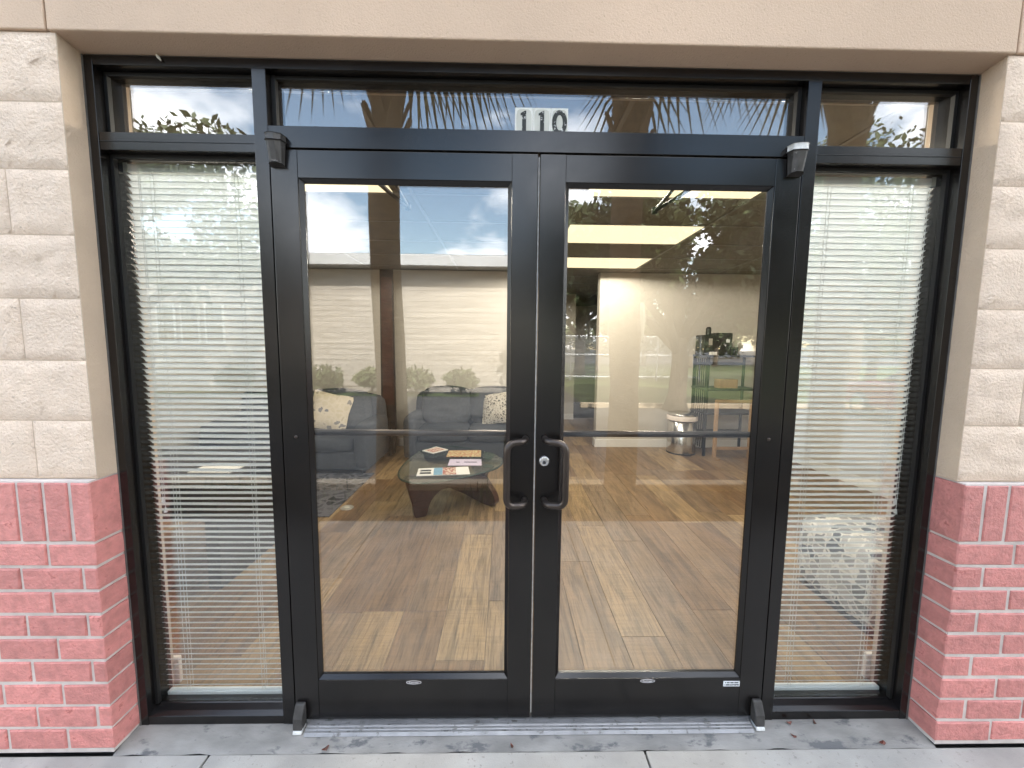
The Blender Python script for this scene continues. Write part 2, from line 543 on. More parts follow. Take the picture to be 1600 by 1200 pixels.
def veined(name, c_lines, c_dark, c_mid, scale, width):
    """Leaf-like printed fabric: pale veins over grey patches."""
    global m, n, l, b
    m, n, l, b = nodes(name)
    t = n.new('ShaderNodeTexCoord')
    w = n.new('ShaderNodeTexNoise'); w.inputs['Scale'].default_value = scale * 0.8
    l.new(t.outputs['Object'], w.inputs['Vector'])
    ad = n.new('ShaderNodeVectorMath'); ad.operation = 'MULTIPLY_ADD'; ad.inputs[1].default_value = (0.25 / scale * 4,) * 3
    l.new(w.outputs['Color'], ad.inputs[0]); l.new(t.outputs['Object'], ad.inputs[2])
    v1 = n.new('ShaderNodeTexVoronoi'); v1.feature = 'DISTANCE_TO_EDGE'; v1.inputs['Scale'].default_value = scale
    v2 = n.new('ShaderNodeTexVoronoi'); v2.inputs['Scale'].default_value = scale
    for v in (v1, v2):
        l.new(ad.outputs[0], v.inputs['Vector'])
    cells = ramp(v2.outputs['Color'], [(0.2, c_dark), (0.45, c_mid), (0.8, tuple(0.5 * (np.array(c_mid) + np.array(c_lines))))])
    out = mixc(ramp(v1.outputs['Distance'], [(width * 0.6, (1, 1, 1)), (width, (0, 0, 0))]), cells, c_lines)
    l.new(out, b.inputs['Base Color'])
    b.inputs['Roughness'].default_value = 0.9
    MC[name] = m


veined('pouf_fabric', (0.66, 0.64, 0.60), (0.07, 0.085, 0.105), (0.25, 0.25, 0.25), 15, 0.075)
veined('floral', (0.66, 0.58, 0.45), (0.16, 0.16, 0.18), (0.60, 0.52, 0.38), 15, 0.16)
veined('scroll', (0.60, 0.55, 0.46), (0.10, 0.09, 0.08), (0.30, 0.27, 0.23), 34, 0.13)
veined('rug_fabric', (0.115, 0.115, 0.13), (0.020, 0.022, 0.030), (0.045, 0.046, 0.056), 9, 0.14)

# a lit ceiling diffuser
m, n, l, b = nodes('diffuser')
b.inputs['Base Color'].default_value = (0.05, 0.04, 0.03, 1)
b.inputs['Roughness'].default_value = 0.9
b.inputs['Emission Color'].default_value = (1.0, 0.82, 0.51, 1)
b.inputs['Emission Strength'].default_value = 0.40
MC['diffuser'] = m

# ================================================================== SETTING OUTSIDE
def ground_sheet(name, x0, x1, y0, y1, z, m):
    return struct(MB().add([(x0, y0, z), (x1, y0, z), (x1, y1, z), (x0, y1, z)], [(0, 1, 2, 3)]).build(name, m))


ground_sheet('parking_lot', -400, 400, -600, 60, -0.13, 'asphalt')
ground_sheet('lawn', 2.2, 60, -40, -9.3, -0.118, 'lawn')
ground_sheet('verge', -40, -1.0, -12.2, -11.2, -0.118, 'lawn')
bed = struct(MB().box(-20, 20, -2.50, -1.752, -0.2, 0.0).build('planting_bed', 'mulch'))
kb = struct(MB().box(-20, 20, -2.66, -2.503, -0.2, 0.075).build('kerb', 'kerb', bevel=0.02))
k2 = struct(MB().box(2.0, 60, -9.29, -9.13, -0.2, 0.0).build('lawn_kerb', 'kerb', bevel=0.02))
walk = struct(MB().box(-16, 16, -1.745, -0.1, -0.2, 0.0).build('sidewalk', 'concrete'))
xs = [-16, -13.85, -12.27, -10.68, -9.1, -7.51, -5.93, -4.34, -2.76, -1.171, 0.415, 2.0, 3.59, 5.17, 6.76, 8.34, 9.93, 11.5, 13.1, 16]
for x0, x1 in zip(xs[:-1], xs[1:]):
    for (y0, y1) in ((-1.745, -0.102),):
        MB().box(x0 + 0.0035, x1 - 0.0035, y0, y1, -0.05, 0.02).build('slab', 'concrete', walk, bevel=0.004)

# concrete sill under the frame, a rough hand-trowelled wedge
vs, fs = [], []
NX, NY = 90, 7
for j in range(NY):
    for i in range(NX):
        x = -1.52 + 3.04 * i / (NX - 1)
        t = j / (NY - 1)
        y = -0.099 + 0.22 * t
        z = 0.019 + 0.012 * min(1, t * 2.4) + rng.normal(0, 0.0006)
        if j == 0:
            y += 0.006 * math.sin(i * 0.9) * rng.random(); z = 0.014
        vs.append((x, y, z))
for j in range(NY - 1):
    for i in range(NX - 1):
        fs.append((j * NX + i, j * NX + i + 1, (j + 1) * NX + i + 1, (j + 1) * NX + i))
struct(MB().add(vs, fs).build('concrete_sill', 'sill_concrete', smooth=True))

# ================================================================== MASONRY PIERS
XJ = 1.511          # half width of the masonry opening
CS = 0.0866         # brick course
ZS = 1.034          # top of the soldier course
YB, YK = -0.100, -0.074     # brick face, block face
BRICK_MESH = {}


def brick_mesh(dx, dy, dz):
    k = (round(dx, 4), round(dy, 4), round(dz, 4))
    if k not in BRICK_MESH:
        c = 0.004
        v, f = [], []
        jit = lambda: rng.normal(0, 0.0008)
        # outer box with chamfered edges all round its front and its two ends
        for (y, e) in ((0, c), (c, 0), (dy, 0)):
            for (x, z) in ((e, e), (dx - e, e), (dx - e, dz - e), (e, dz - e)):
                v.append((x + jit(), y + (jit() if y < dy else 0), z + jit()))
        f = [(0, 1, 2, 3), (11, 10, 9, 8)]
        for r_ in range(2):
            for i in range(4):
                f.append((r_ * 4 + (i + 1) % 4, r_ * 4 + i, (r_ + 1) * 4 + i, (r_ + 1) * 4 + (i + 1) % 4))
        me = MB().add(v, f).mesh('brick')
        BRICK_MESH[k] = me
    return BRICK_MESH[k]


def block_mesh(dx, dz, dy=0.03):
    nx, nz = max(6, int(dx / 0.016)), int(dz / 0.016)
    H = rng.normal(0, 1, (nz + 1, nx + 1))
    for _ in range(1):
        H = (H + np.roll(H, 1, 0) + np.roll(H, 1, 1) + np.roll(H, -1, 0)) / 4
    v, f = [], []
    for j in range(nz + 1):
        for i in range(nx + 1):
            e = min(i, nx - i, j, nz - j)
            k = 0.0 if e == 0 else (0.75 if e == 1 else 1.0)
            y = 0.0042 * (1 - k) + k * H[j, i] * 0.0036 - 0.003 * k
            x = dx * i / nx + (rng.normal(0, 0.003) if 0 < i < nx else 0)
            z = dz * j / nz + (rng.normal(0, 0.003) if 0 < j < nz else 0)
            v.append((x, y, z))
    for j in range(nz):
        for i in range(nx):
            f.append((j * (nx + 1) + i, j * (nx + 1) + i + 1, (j + 1) * (nx + 1) + i + 1, (j + 1) * (nx + 1) + i))
    k = len(v)
    v += [(0, dy, 0), (dx, dy, 0), (dx, dy, dz), (0, dy, dz)]
    c = [0, nx, (nz + 1) * (nx + 1) - 1, nz * (nx + 1)]
    for a in range(4):
        f.append((c[(a + 1) % 4], c[a], k + a, k + (a + 1) % 4))
    me = MB().add(v, f).mesh('block')
    me.polygons.foreach_set('use_smooth', [True] * (nx * nz) + [False] * 4)
    return me


def pier(sgn, first_even, first_odd, full, soldier_first, label):
    t = thing('masonry_pier', label, 'wall', (sgn * (XJ + 0.3), -0.05, 0.0), 'masonry piers beside the entrance')
    XO = 6.0 if sgn > 0 else 5.2
    NEAR = 2.15                    # single bricks and blocks are laid out to here, well past the picture's edge
    def span(a, b):                # a<b measured outwards from the opening
        return (XJ + a, XJ + b) if sgn > 0 else (-XJ - b, -XJ - a)
    # backing: mortar bed behind bricks, stucco core with the smooth reveal above
    x0, x1 = span(0.006, 0.64)
    MB().box(x0, x1, YB + 0.0055, 0.16, 0.026, ZS - 0.001).build('mortar_bed', 'mortar', t)
    x0, x1 = span(0.0, 0.64)
    MB().box(x0, x1, YK + 0.0045, 0.16, ZS + 0.001, 2.456).build('stucco_core', 'stucco', t)
    # wall further out
    x0, x1 = span(0.642, 4.5)
    MB().box(x0, x1, YK, 0.16, 0.0, 2.456).build('outer_wall', 'block', t)
    J = 0.0122
    top = ZS - 2.5 * CS
    for r_ in range(9):
        z1 = top - r_ * CS - J / 2
        z0 = z1 - (CS - J)
        a = 0.0
        w = first_even if (8 - r_) % 2 == 0 else first_odd
        k = 0
        while a < 0.62:
            b_ = min(a + w, 0.63)
            xa, xb = span(a + (0 if k == 0 else J / 2), b_ - J / 2)
            dy = 0.098 if k == 0 else 0.05
            me = brick_mesh(xb - xa, dy, z1 - z0)
            o = link('brick', me, 'brick', t, (xa, YB + rng.normal(0, 0.0008), z0))
            a = b_; w = full; k += 1
    a = 0.0; k = 0; w = soldier_first
    while a < 0.62:
        b_ = a + w
        xa, xb = span(a + (0 if k == 0 else J / 2), b_ - J / 2)
        me = brick_mesh(xb - xa, 0.098 if k == 0 else 0.05, 2.5 * CS - J)
        link('brick', me, 'brick', t, (xa, YB + rng.normal(0, 0.001), top + J / 2))
        a = b_; w = CS; k += 1
    # split-faced blocks
    z = ZS + 0.004
    for r_ in range(7):
        z1 = min(ZS + (r_ + 1) * 0.2032, 2.457)
        a = 0.0; k = 0
        w = 0.199 if r_ % 2 == 0 else 0.398
        if sgn > 0:
            w = 0.398 if r_ % 2 == 0 else 0.199
        while a < 0.62:
            b_ = min(a + w, 0.64)
            xa, xb = span(a + (0.003 if k == 0 else 0.002), b_ - 0.002)
            link('block', block_mesh(xb - xa, z1 - z - 0.004, 0.011), 'block', t, (xa, YK, z + 0.002))
            a = b_; w = 0.398; k += 1
        z = z1
    return t


pier(-1, 0.160, 0.050, 0.2075, 0.070, 'painted masonry pier, red brick base under cream block, at the left edge of the photo')
pier(1, 0.210, 0.105, 0.2135, 0.076, 'painted masonry pier, red brick base under cream block, at the right edge of the photo')

beam = thing('lintel_beam', 'smooth pinkish beige lintel beam spanning above the black storefront frame', 'beam', (0, -0.05, 2.45))
for (x0, x1) in ((-6.0, -1.5345), (-1.5285, 1.527), (1.533, 6.0)):
    MB().prism([(-0.079, 2.4575), (-0.003, 2.4468), (0.16, 2.4468), (0.16, 2.80), (-0.079, 2.80)] if abs(x0) < 2 and abs(x1) < 2 else [(-0.079, 2.4575), (0.16, 2.4575), (0.16, 2.80), (-0.079, 2.80)], x0, x1, 'x').build('panel', 'beam', beam, bevel=0.004)
MB().box(-6.0, 6.0, -0.069, 0.158, 2.462, 2.798).build('joint_filler', 'mortar', beam)
up = struct(MB().box(-6.0, 6.0, -0.07, 0.16, 2.803, 6.5).build('upper_shade_wall', 'stucco'))  # out of view; raised this high so its shadow covers the palms

# ================================================================== STOREFRONT FRAME
frame = thing('storefront_frame', 'black bronze aluminium storefront frame holding the transoms and sidelights', 'window frame', (0, 0.05, 0.03))
ZT, ZH = 2.4425, 2.412
YG0, YG1 = 0.049, 0.055


def bar(name, x0, x1, z0, z1, y0=0.0, y1=0.114, m='bronze', parent=None, bev=0.0012):
    return MB().box(x0, x1, y0, y1, z0, z1).build(name, m, parent or frame, bevel=bev)


bar('jamb', -1.506, -1.478, 0.030, ZT); bar('jamb', 1.478, 1.506, 0.030, ZT)
for s in (-1, 1):
    x = s * 1.5086
    MB().box(x - 0.0024, x + 0.0024, -0.002, 0.1, 0.03, ZT).build('sealant_bead', 'sealant', frame)
MB().box(-1.506, 1.506, 0.004, 0.1, ZT + 0.0002, ZT + 0.0035).build('sealant_bead', 'sealant', frame)
bar('mullion', -0.9625, -0.9165, 0.030, ZH); bar('mullion', 0.9165, 0.9625, 0.030, ZH)
bar('header', -1.4775, 1.4775, ZH + 0.0005, ZT, y0=0.001)
bar('transom_bar', -0.916, 0.916, 2.164, 2.234, y0=0.001)
for s in (-1, 1):
    a, b_ = sorted((s * 0.963, s * 1.4775))
    bar('transom_bar', a, b_, 2.147, 2.204, y0=0.002)
    MB().box(a + .001, b_ - .001, 0.0005, 0.004, 2.1735, 2.1755).build('reveal_line', 'gasket', frame)
    MB().prism([(0.001, 0.031), (0.112, 0.031), (0.112, 0.074), (0.044, 0.086), (0.040, 0.083), (0.018, 0.074), (0.003, 0.066), (0.001, 0.064)], a, b_, 'x').build('sill', 'bronze', frame, bevel=0.001)
    # glazing stops
    for (z0, z1) in ((0.0865, 2.1465), (2.2045, 2.4115)):
        for x0, x1 in ((a, a + 0.011), (b_ - 0.011, b_)):
            MB().box(x0, x1, 0.033, 0.0475, z0, z1).build('glazing_stop', 'bronze_dark', frame)
        MB().box(a + 0.0115, b_ - 0.0115, 0.033, 0.0475, z1 - 0.012, z1).build('glazing_stop', 'bronze_dark', frame)
    MB().box(a + 0.003, b_ - 0.003, YG0, YG1, 0.085, 2.1465).build('pane', 'pane', frame)
    MB().box(a + 0.003, b_ - 0.003, YG0, YG1, 2.2045, 2.4115).build('pane', 'pane', frame)
for x0, x1 in ((-0.916, -0.902), (0.902, 0.916)):
    MB().box(x0, x1, 0.03, 0.0475, 2.2345, 2.4115).build('glazing_stop', 'bronze_dark', frame)
MB().box(-0.9015, 0.9015, 0.033, 0.0475, 2.400, 2.4115).build('glazing_stop', 'bronze_dark', frame)
MB().box(-0.913, 0.913, YG0, YG1, 2.2345, 2.4115).build('pane', 'pane', frame)

# aluminium threshold with ribs
th = thing('threshold', 'ribbed aluminium threshold below the double doors', 'threshold', (0, 0.0, 0.03))
MB().box(-0.915, 0.915, -0.002, 0.11, 0.0305, 0.044).build('plate', 'alu', th)
MB().prism([(-0.050, 0.029), (-0.0025, 0.029), (-0.0025, 0.044), (-0.020, 0.044)], -0.862, 0.862, 'x').build('ramp', 'alu', th)
for k in range(3):
    y = -0.018 - 0.009 * k
    z = 0.044 - max(0, (-y - 0.020)) * 0.5
    MB().box(-0.862, 0.862, y - 0.0028, y + 0.0012, z - 0.004, z + 0.0022).build('rib', 'alu', th, bevel=0.0006)

# ================================================================== DOORS
FONT = None


def text_mesh(txt, size, bold=0.0):
    c = bpy.data.curves.new('t', 'FONT')
    c.body = txt; c.size = size; c.align_x = 'CENTER'; c.align_y = 'CENTER'
    c.offset = bold; c.extrude = 0.0004; c.resolution_u = 2
    o = bpy.data.objects.new('t', c)
    COL.objects.link(o)
    me = bpy.data.meshes.new_from_object(o.evaluated_get(bpy.context.evaluated_depsgraph_get()))
    bpy.data.objects.remove(o)
    return me


def writing(name, txt, size, m, loc, parent, bold=0.0):
    me = text_mesh(txt, size, bold)
    me.materials.clear()
    me.transform(Matrix.Translation(loc) @ Matrix.Rotation(math.pi / 2, 4, 'X'))
    return link(name, me, m, parent)


def door(s, label):
    """s=-1: hung on the left mullion, s=+1: on the right one."""
    d = thing('glass_door', label, 'door', (s * 0.46, 0.02, 0.05))
    def xr(a, b_):
        return (a, b_) if s > 0 else (-b_, -a)
    zb, zt = 0.050, 2.1575
    gx0, gx1, gz0, gz1 = 0.093, 0.823, 0.212, 2.067
    for (a, b_, nm) in ((0.0042, gx0, 'stile'), (gx1, 0.9125, 'stile')):
        x0, x1 = xr(a, b_)
        MB().box(x0, x1, 0.0, 0.044, zb, zt).build(nm, 'bronze', d, bevel=0.0015)
    x0, x1 = xr(gx0 + 0.0003, gx1 - 0.0003)
    MB().box(x0, x1, 0.0008, 0.0435, gz1, zt - 0.0005).build('top_rail', 'bronze', d, bevel=0.001)
    MB().box(x0, x1, 0.0008, 0.0435, zb + 0.0005, gz0).build('bottom_rail', 'bronze', d, bevel=0.001)
    # sloping stops round the pane
    w = 0.013
    ya, yb = 0.004, 0.0165
    X0, X1 = x0 + 0.0002, x1 - 0.0002
    for nm, P in (('glazing_stop', [(X0, ya, gz0), (X1, ya, gz0), (X1 - w, yb, gz0 + w), (X0 + w, yb, gz0 + w)]),
                  ('glazing_stop', [(X1, ya, gz1), (X0, ya, gz1), (X0 + w, yb, gz1 - w), (X1 - w, yb, gz1 - w)]),
                  ('glazing_stop', [(X0, ya, gz1), (X0, ya, gz0), (X0 + w, yb, gz0 + w), (X0 + w, yb, gz1 - w)]),
                  ('glazing_stop', [(X1, ya, gz0), (X1, ya, gz1), (X1 - w, yb, gz1 - w), (X1 - w, yb, gz0 + w)])):
        Q = [(p[0], 0.0195, p[2]) for p in P]
        vsx = P + Q
        MB().add(vsx, [(0, 1, 2, 3), (7, 6, 5, 4), (1, 0, 4, 5), (2, 1, 5, 6), (3, 2, 6, 7), (0, 3, 7, 4)]).build(nm, 'bronze', d)
    MB().box(X0 + 0.002, X1 - 0.002, 0.0200, 0.026, gz0 + 0.001, gz1 - 0.001).build('pane', 'pane', d)
    # pull handle, a bent tube set off from the stile
    h = [(s * 0.0355, 0.0, 1.166), (s * 0.040, -0.050, 1.167), (s * 0.103, -0.072, 1.164), (s * 0.103, -0.072, 0.938), (s * 0.040, -0.050, 0.934), (s * 0.0355, 0.0, 0.935)]
    MB().tube(arc_path(h, 0.034, 8), 0.0125, 14).build('pull_handle', 'handle', d, smooth=True)
    # push bar on the inner side
    x0, x1 = xr(0.05, 0.86)
    MB().tube([(x0, 0.078, 1.168), (x1, 0.078, 1.168)], 0.0125, 12).build('push_bar', 'handle', d, smooth=True)
    for x in (0.055, 0.852):
        MB().tube([(s * x, 0.044, 1.168), (s * x, 0.083, 1.168)], 0.011, 10).build('bar_bracket', 'handle', d, smooth=True)
        MB().lathe([(0.001, 0), (0.007, 0.0), (0.007, 0.002), (0.004, 0.004), (0.001, 0.0045)], (0, 0, 0), 12)
    xs_ = s * 0.866
    scr = MB().lathe([(0.0005, 0), (0.006, 0.0), (0.006, 0.0016), (0.003, 0.003), (0.0005, 0.003)], (0, 0, 0), 12)
    scr.v = [(p[0] + xs_, -p[2], p[1] + 1.168) for p in scr.v]
    scr.build('screw', 'handle', d)
    # overhead closer arms inside
    e = Vector((s * 0.54, 0.36, 2.10))
    MB().tube([(s * 0.615, 0.05, 2.118), (s * 0.575, 0.22, 2.105), e], 0.0085, 8).build('closer_arm', 'bronze_dark', d, smooth=True)
    MB().tube([(s * 0.525, 0.05, 2.118), (s * 0.535, 0.2, 2.110), e + Vector((0, 0.012, 0.004))], 0.0065, 8).build('closer_arm', 'bronze_dark', d, smooth=True)
    MB().tube([e + Vector((0, 0, -0.012)), e + Vector((0, 0, 0.016))], 0.013, 10).build('closer_joint', 'bronze_dark', d, smooth=True)
    # pivots top and bottom
    px = s * 0.884
    P = MB()
    P.add([(px - 0.027, -0.001, 2.176), (px + 0.027, -0.001, 2.176), (px + 0.025, -0.030, 2.172), (px + 0.010, -0.043, 2.168), (px - 0.010, -0.043, 2.168), (px - 0.025, -0.030, 2.172),
           (px - 0.022, -0.001, 2.098), (px + 0.022, -0.001, 2.098), (px + 0.020, -0.020, 2.102), (px + 0.008, -0.028, 2.104), (px - 0.008, -0.028, 2.104), (px - 0.020, -0.020, 2.102)],
          [(5, 4, 3, 2, 1, 0), (6, 7, 8, 9, 10, 11)] + [((i + 1) % 6, i, 6 + i, 6 + (i + 1) % 6) for i in range(6)])
    tp = P.build('top_pivot', 'pivot', d, bevel=0.003)
    c = MB()
    c.add([(px - 0.028, -0.001, 2.196), (px + 0.028, -0.001, 2.196), (px + 0.026, -0.031, 2.193), (px + 0.010, -0.045, 2.190), (px - 0.010, -0.045, 2.190), (px - 0.026, -0.031, 2.193),
           (px - 0.028, -0.001, 2.1775), (px + 0.028, -0.001, 2.1775), (px + 0.026, -0.031, 2.1735), (px + 0.010, -0.045, 2.1695), (px - 0.010, -0.045, 2.1695), (px - 0.026, -0.031, 2.1735)],
          [(5, 4, 3, 2, 1, 0), (6, 7, 8, 9, 10, 11)] + [((i + 1) % 6, i, 6 + i, 6 + (i + 1) % 6) for i in range(6)])
    c.build('cap', 'pivot_cap' if s > 0 else 'pivot', tp, bevel=0.002)
    px = s * 0.889
    bpv = MB().prism([(-0.040, 0.042), (-0.001, 0.042), (-0.001, 0.128), (-0.014, 0.128), (-0.036, 0.086)], px - 0.018, px + 0.018, 'x').build('bottom_pivot', 'pivot', d, bevel=0.004)
    MB().prism([(-0.044, 0.029), (-0.004, 0.029), (-0.004, 0.0415), (-0.042, 0.0415)], px - 0.017, px + 0.017, 'x').build('foot', 'pivot_cap', bpv, bevel=0.003)
    # maker's oval badge on the bottom rail
    bx = s * 0.4555
    ov = MB()
    vv = [(bx + 0.0285 * math.cos(a), 0.0007, 0.2035 + 0.0068 * math.sin(a)) for a in np.linspace(0, 2 * math.pi, 28, endpoint=False)]
    v2 = [(p[0], -0.0012, p[2]) for p in vv]
    ov.add(vv + v2, [tuple(range(28, 56))] + [(i, (i + 1) % 28, 28 + (i + 1) % 28, 28 + i) for i in range(28)])
    bo = ov.build('badge', 'badge', d)
    writing('lettering', 'Kawneer', 0.0105, 'print_light', (bx, -0.0014, 0.2033), bo)
    rim = MB()
    ring = [(bx + 0.0285 * math.cos(a), -0.0014, 0.2035 + 0.0068 * math.sin(a)) for a in np.linspace(0, 2 * math.pi, 29)]
    rim.tube(ring, 0.0007, 5, caps=False)
    rim.build('rim', 'print_light', bo)
    if s > 0:
        lk = MB().lathe([(0.0005, 0), (0.0185, 0.0), (0.0185, 0.006), (0.0165, 0.009), (0.0125, 0.0095), (0.0120, 0.008), (0.0005, 0.008)], (0, 0, 0), 28)
        lk.v = [(p[0] + 0.0345, -p[2], p[1] + 1.083) for p in lk.v]
        lo = lk.build('lock_cylinder', 'lock', d)
        kp = MB().lathe([(0.0003, 0), (0.0068, 0.0), (0.0068, 0.0012), (0.0003, 0.0012)], (0, 0, 0), 18)
        kp.v = [(p[0] + 0.0345, -p[2] - 0.0081, p[1] + 1.0795) for p in kp.v]
        kp.build('key_plug', 'key', lo)
        MB().box(0.0338, 0.0352, -0.0108, -0.0095, 1.075, 1.084).build('key_slot', 'gasket', lo)
        st = MB().box(0.757, 0.8215, -0.0006, 0.0006, 0.1775, 0.1995).build('phone_sticker', 'sticker', d)
        for (xa, xb) in ((0.763, 0.767), (0.770, 0.781), (0.784, 0.797), (0.800, 0.816)):      # a line of print too small to read
            MB().box(xa, xb, -0.0010, -0.0006, 0.1915, 0.1958).build('print_line', 'ink', st)
        writing('lettering', '1-800-637-8740', 0.0090, 'ink', (0.7895, -0.0010, 0.1842), st, 0.0002)
        MB().box(-0.0016, 0.0022, 0.010, 0.014, 0.062, 2.152).build('weather_strip', 'pile', d)
    else:
        MB().box(-0.0040, -0.0022, 0.014, 0.03, 0.062, 2.152).build('edge_strip', 'gasket', d)
    return d


door(-1, 'black framed glass door without a lock, the one showing the glass coffee table')
door(1, 'black framed glass door with the round silver lock and phone sticker')

# ================================================================== HOUSE NUMBER
ONE = [(-0.0105, -0.0275), (0.0105, -0.0275), (0.0105, -0.0240), (0.0062, -0.0215), (0.0062, 0.0275), (0.0025, 0.0275), (-0.0095, 0.0215), (-0.0095, 0.0165), (-0.0050, 0.0175), (-0.0050, -0.0215), (-0.0105, -0.0240)]
for i, (x0, x1, ch) in enumerate(((-0.0835, -0.0215, '1'), (-0.0205, 0.0415, '1'), (0.0425, 0.1025, '0'))):
    lab = ['weathered white tile with a black figure one, nearest the palm trunk end of the row',
           'weathered white tile with a black figure one, the middle tile of the three',
           'weathered white tile with a flaking black zero on the transom glass'][i]
    t = thing('number_tile', lab, 'number tile', ((x0 + x1) / 2, 0.046, 2.2345), 'house number tiles on the transom')
    z0, z1 = 2.2360, 2.3335
    MB().box(x0, x1, 0.0455, 0.0488, z0, z1).build('plate', 'tile', t, bevel=0.001)
    xm, zm = (x0 + x1) / 2, (z0 + z1) / 2
    fo = []
    for a in range(24):
        ang = 2 * math.pi * a / 24
        cx, cz = math.cos(ang), math.sin(ang)
        k = (abs(cx) ** 5 + abs(cz) ** 5) ** (-0.2)
        fo.append((xm + 0.0265 * cx * k, zm + 0.043 * cz * k))
    MB().prism(fo[::-1], 0.0449, 0.0456, 'y').build('face', 'tile_face', t)
    if ch == '1':
        MB().prism([(xm + p[0] * 1.25, zm - 0.001 + p[1] * 1.4) for p in ONE][::-1], 0.0438, 0.0450, 'y').build('figure', 'digit', t)
    else:
        n_ = 40
        q = []
        for (rx, rz) in ((0.0265, 0.0415), (0.0115, 0.0255)):
            for y in (0.0438, 0.0450):
                q += [(xm + rx * math.cos(2 * math.pi * k / n_), y, zm + rz * math.sin(2 * math.pi * k / n_)) for k in range(n_)]
        f_ = []
        for k in range(n_):
            k2 = (k + 1) % n_
            f_ += [(k, k2, 2 * n_ + k2, 2 * n_ + k), (k2, k, n_ + k, n_ + k2), (2 * n_ + k, 2 * n_ + k2, 3 * n_ + k2, 3 * n_ + k)]
        MB().add(q, f_).build('figure', 'digit', t)

# ================================================================== VENETIAN BLINDS
def blind(x0, x1, cords, wand_x, label, br_side):
    t = thing('venetian_blind', label, 'blind', ((x0 + x1) / 2, 0.096, 0.09), 'blinds behind the sidelights')
    yc = 0.093
    zb, zt = 0.112, 2.095
    th_ = 0.78
    pr = []
    w, crown, tk = 0.0252, 0.0026, 0.0005
    for k in range(5):
        q = -0.5 + k / 4
        a = q * w
        h = crown * (1 - (2 * q) ** 2)
        pr.append((a, h))
    sec = [(a, h) for a, h in pr] + [(a, h - tk) for a, h in reversed(pr)]
    # slat runs inwards and down: outer edge high
    rot = [(a * math.cos(th_) - h * math.sin(th_) * -1, -a * math.sin(th_) + h * math.cos(th_)) for a, h in sec]
    mbs = []
    for var in range(3):
        mb = MB()
        nseg = 6
        vs_, fs_ = [], []
        ns = len(rot)
        for i in range(nseg + 1):
            u = i / nseg
            sag = rng.normal(0, 0.0005)
            for (y, z) in rot:
                vs_.append(((u - 0.5) * (x1 - x0), y, z + sag))
        for i in range(nseg):
            for k in range(ns):
                fs_.append((i * ns + k, i * ns + (k + 1) % ns, (i + 1) * ns + (k + 1) % ns, (i + 1) * ns + k))
        fs_.append(tuple(range(ns))); fs_.append(tuple(range(nseg * ns, (nseg + 1) * ns))[::-1])
        me = mb.add(vs_, fs_).mesh('slat')
        me.polygons.foreach_set('use_smooth', [True] * len(me.polygons))
        mbs.append(me)
    nsl = int(round((zt - zb) / 0.0222))
    for i in range(nsl):
        z = zb + (zt - zb) * i / (nsl - 1)
        o = link('slat', mbs[i % 3], 'slat', t, ((x0 + x1) / 2 + rng.normal(0, 0.0006), yc, z))
        o.rotation_euler = (rng.normal(0, 0.02), rng.normal(0, 0.0006), 0)
    MB().box(x0, x1, yc - 0.013, yc + 0.013, zt + 0.016, zt + 0.042).build('head_rail', 'rail_white', t, bevel=0.002)
    MB().box(x0, x1, yc - 0.012, yc + 0.012, 0.077, 0.094).build('bottom_rail', 'rail_white', t, bevel=0.004, seg=3)
    for xb in ((x0 - 0.002,) if br_side < 0 else (x1 + 0.002,)):
        MB().box(xb - 0.012, xb + 0.012, yc - 0.0155, yc - 0.0135, zt + 0.012, zt + 0.045).build('bracket', 'bracket', t)
    for xc in cords:
        for (dx, dy) in ((-0.006, -0.0105), (0.006, -0.0105), (0.0, 0.0105)):
            MB().tube([(xc + dx + rng.normal(0, .001) * (k % 2), yc + dy, zt + 0.016 - (zt - 0.078) * k / 8) for k in range(9)], 0.0007, 5).build('ladder_cord', 'cord', t)
    MB().tube([(wand_x, yc - 0.0145, zt + 0.016), (wand_x, yc - 0.0145, 0.9)], 0.0009, 5).build('pull_cord', 'cord', t)
    MB().tube([(wand_x + 0.006, yc - 0.0145, zt + 0.016), (wand_x + 0.007, yc - 0.0145, 0.86)], 0.0009, 5).build('pull_cord', 'cord', t)
    for dz in (0.9, 0.86):
        MB().lathe([(0.001, 0.02), (0.004, 0.016), (0.006, 0.0), (0.001, -0.001)][::-1], (wand_x + (0.006 if dz < .9 else 0), yc - 0.0145, dz - 0.01), 10).build('tassel', 'cord', t)
    return t


blind(-1.474, -0.940, (-1.385, -1.085), -1.428, 'white venetian blind in the sidelight beside the table door', -1)
blind(0.940, 1.474, (1.085, 1.395), 1.452, 'white venetian blind in the sidelight in front of the patterned pouf', 1)

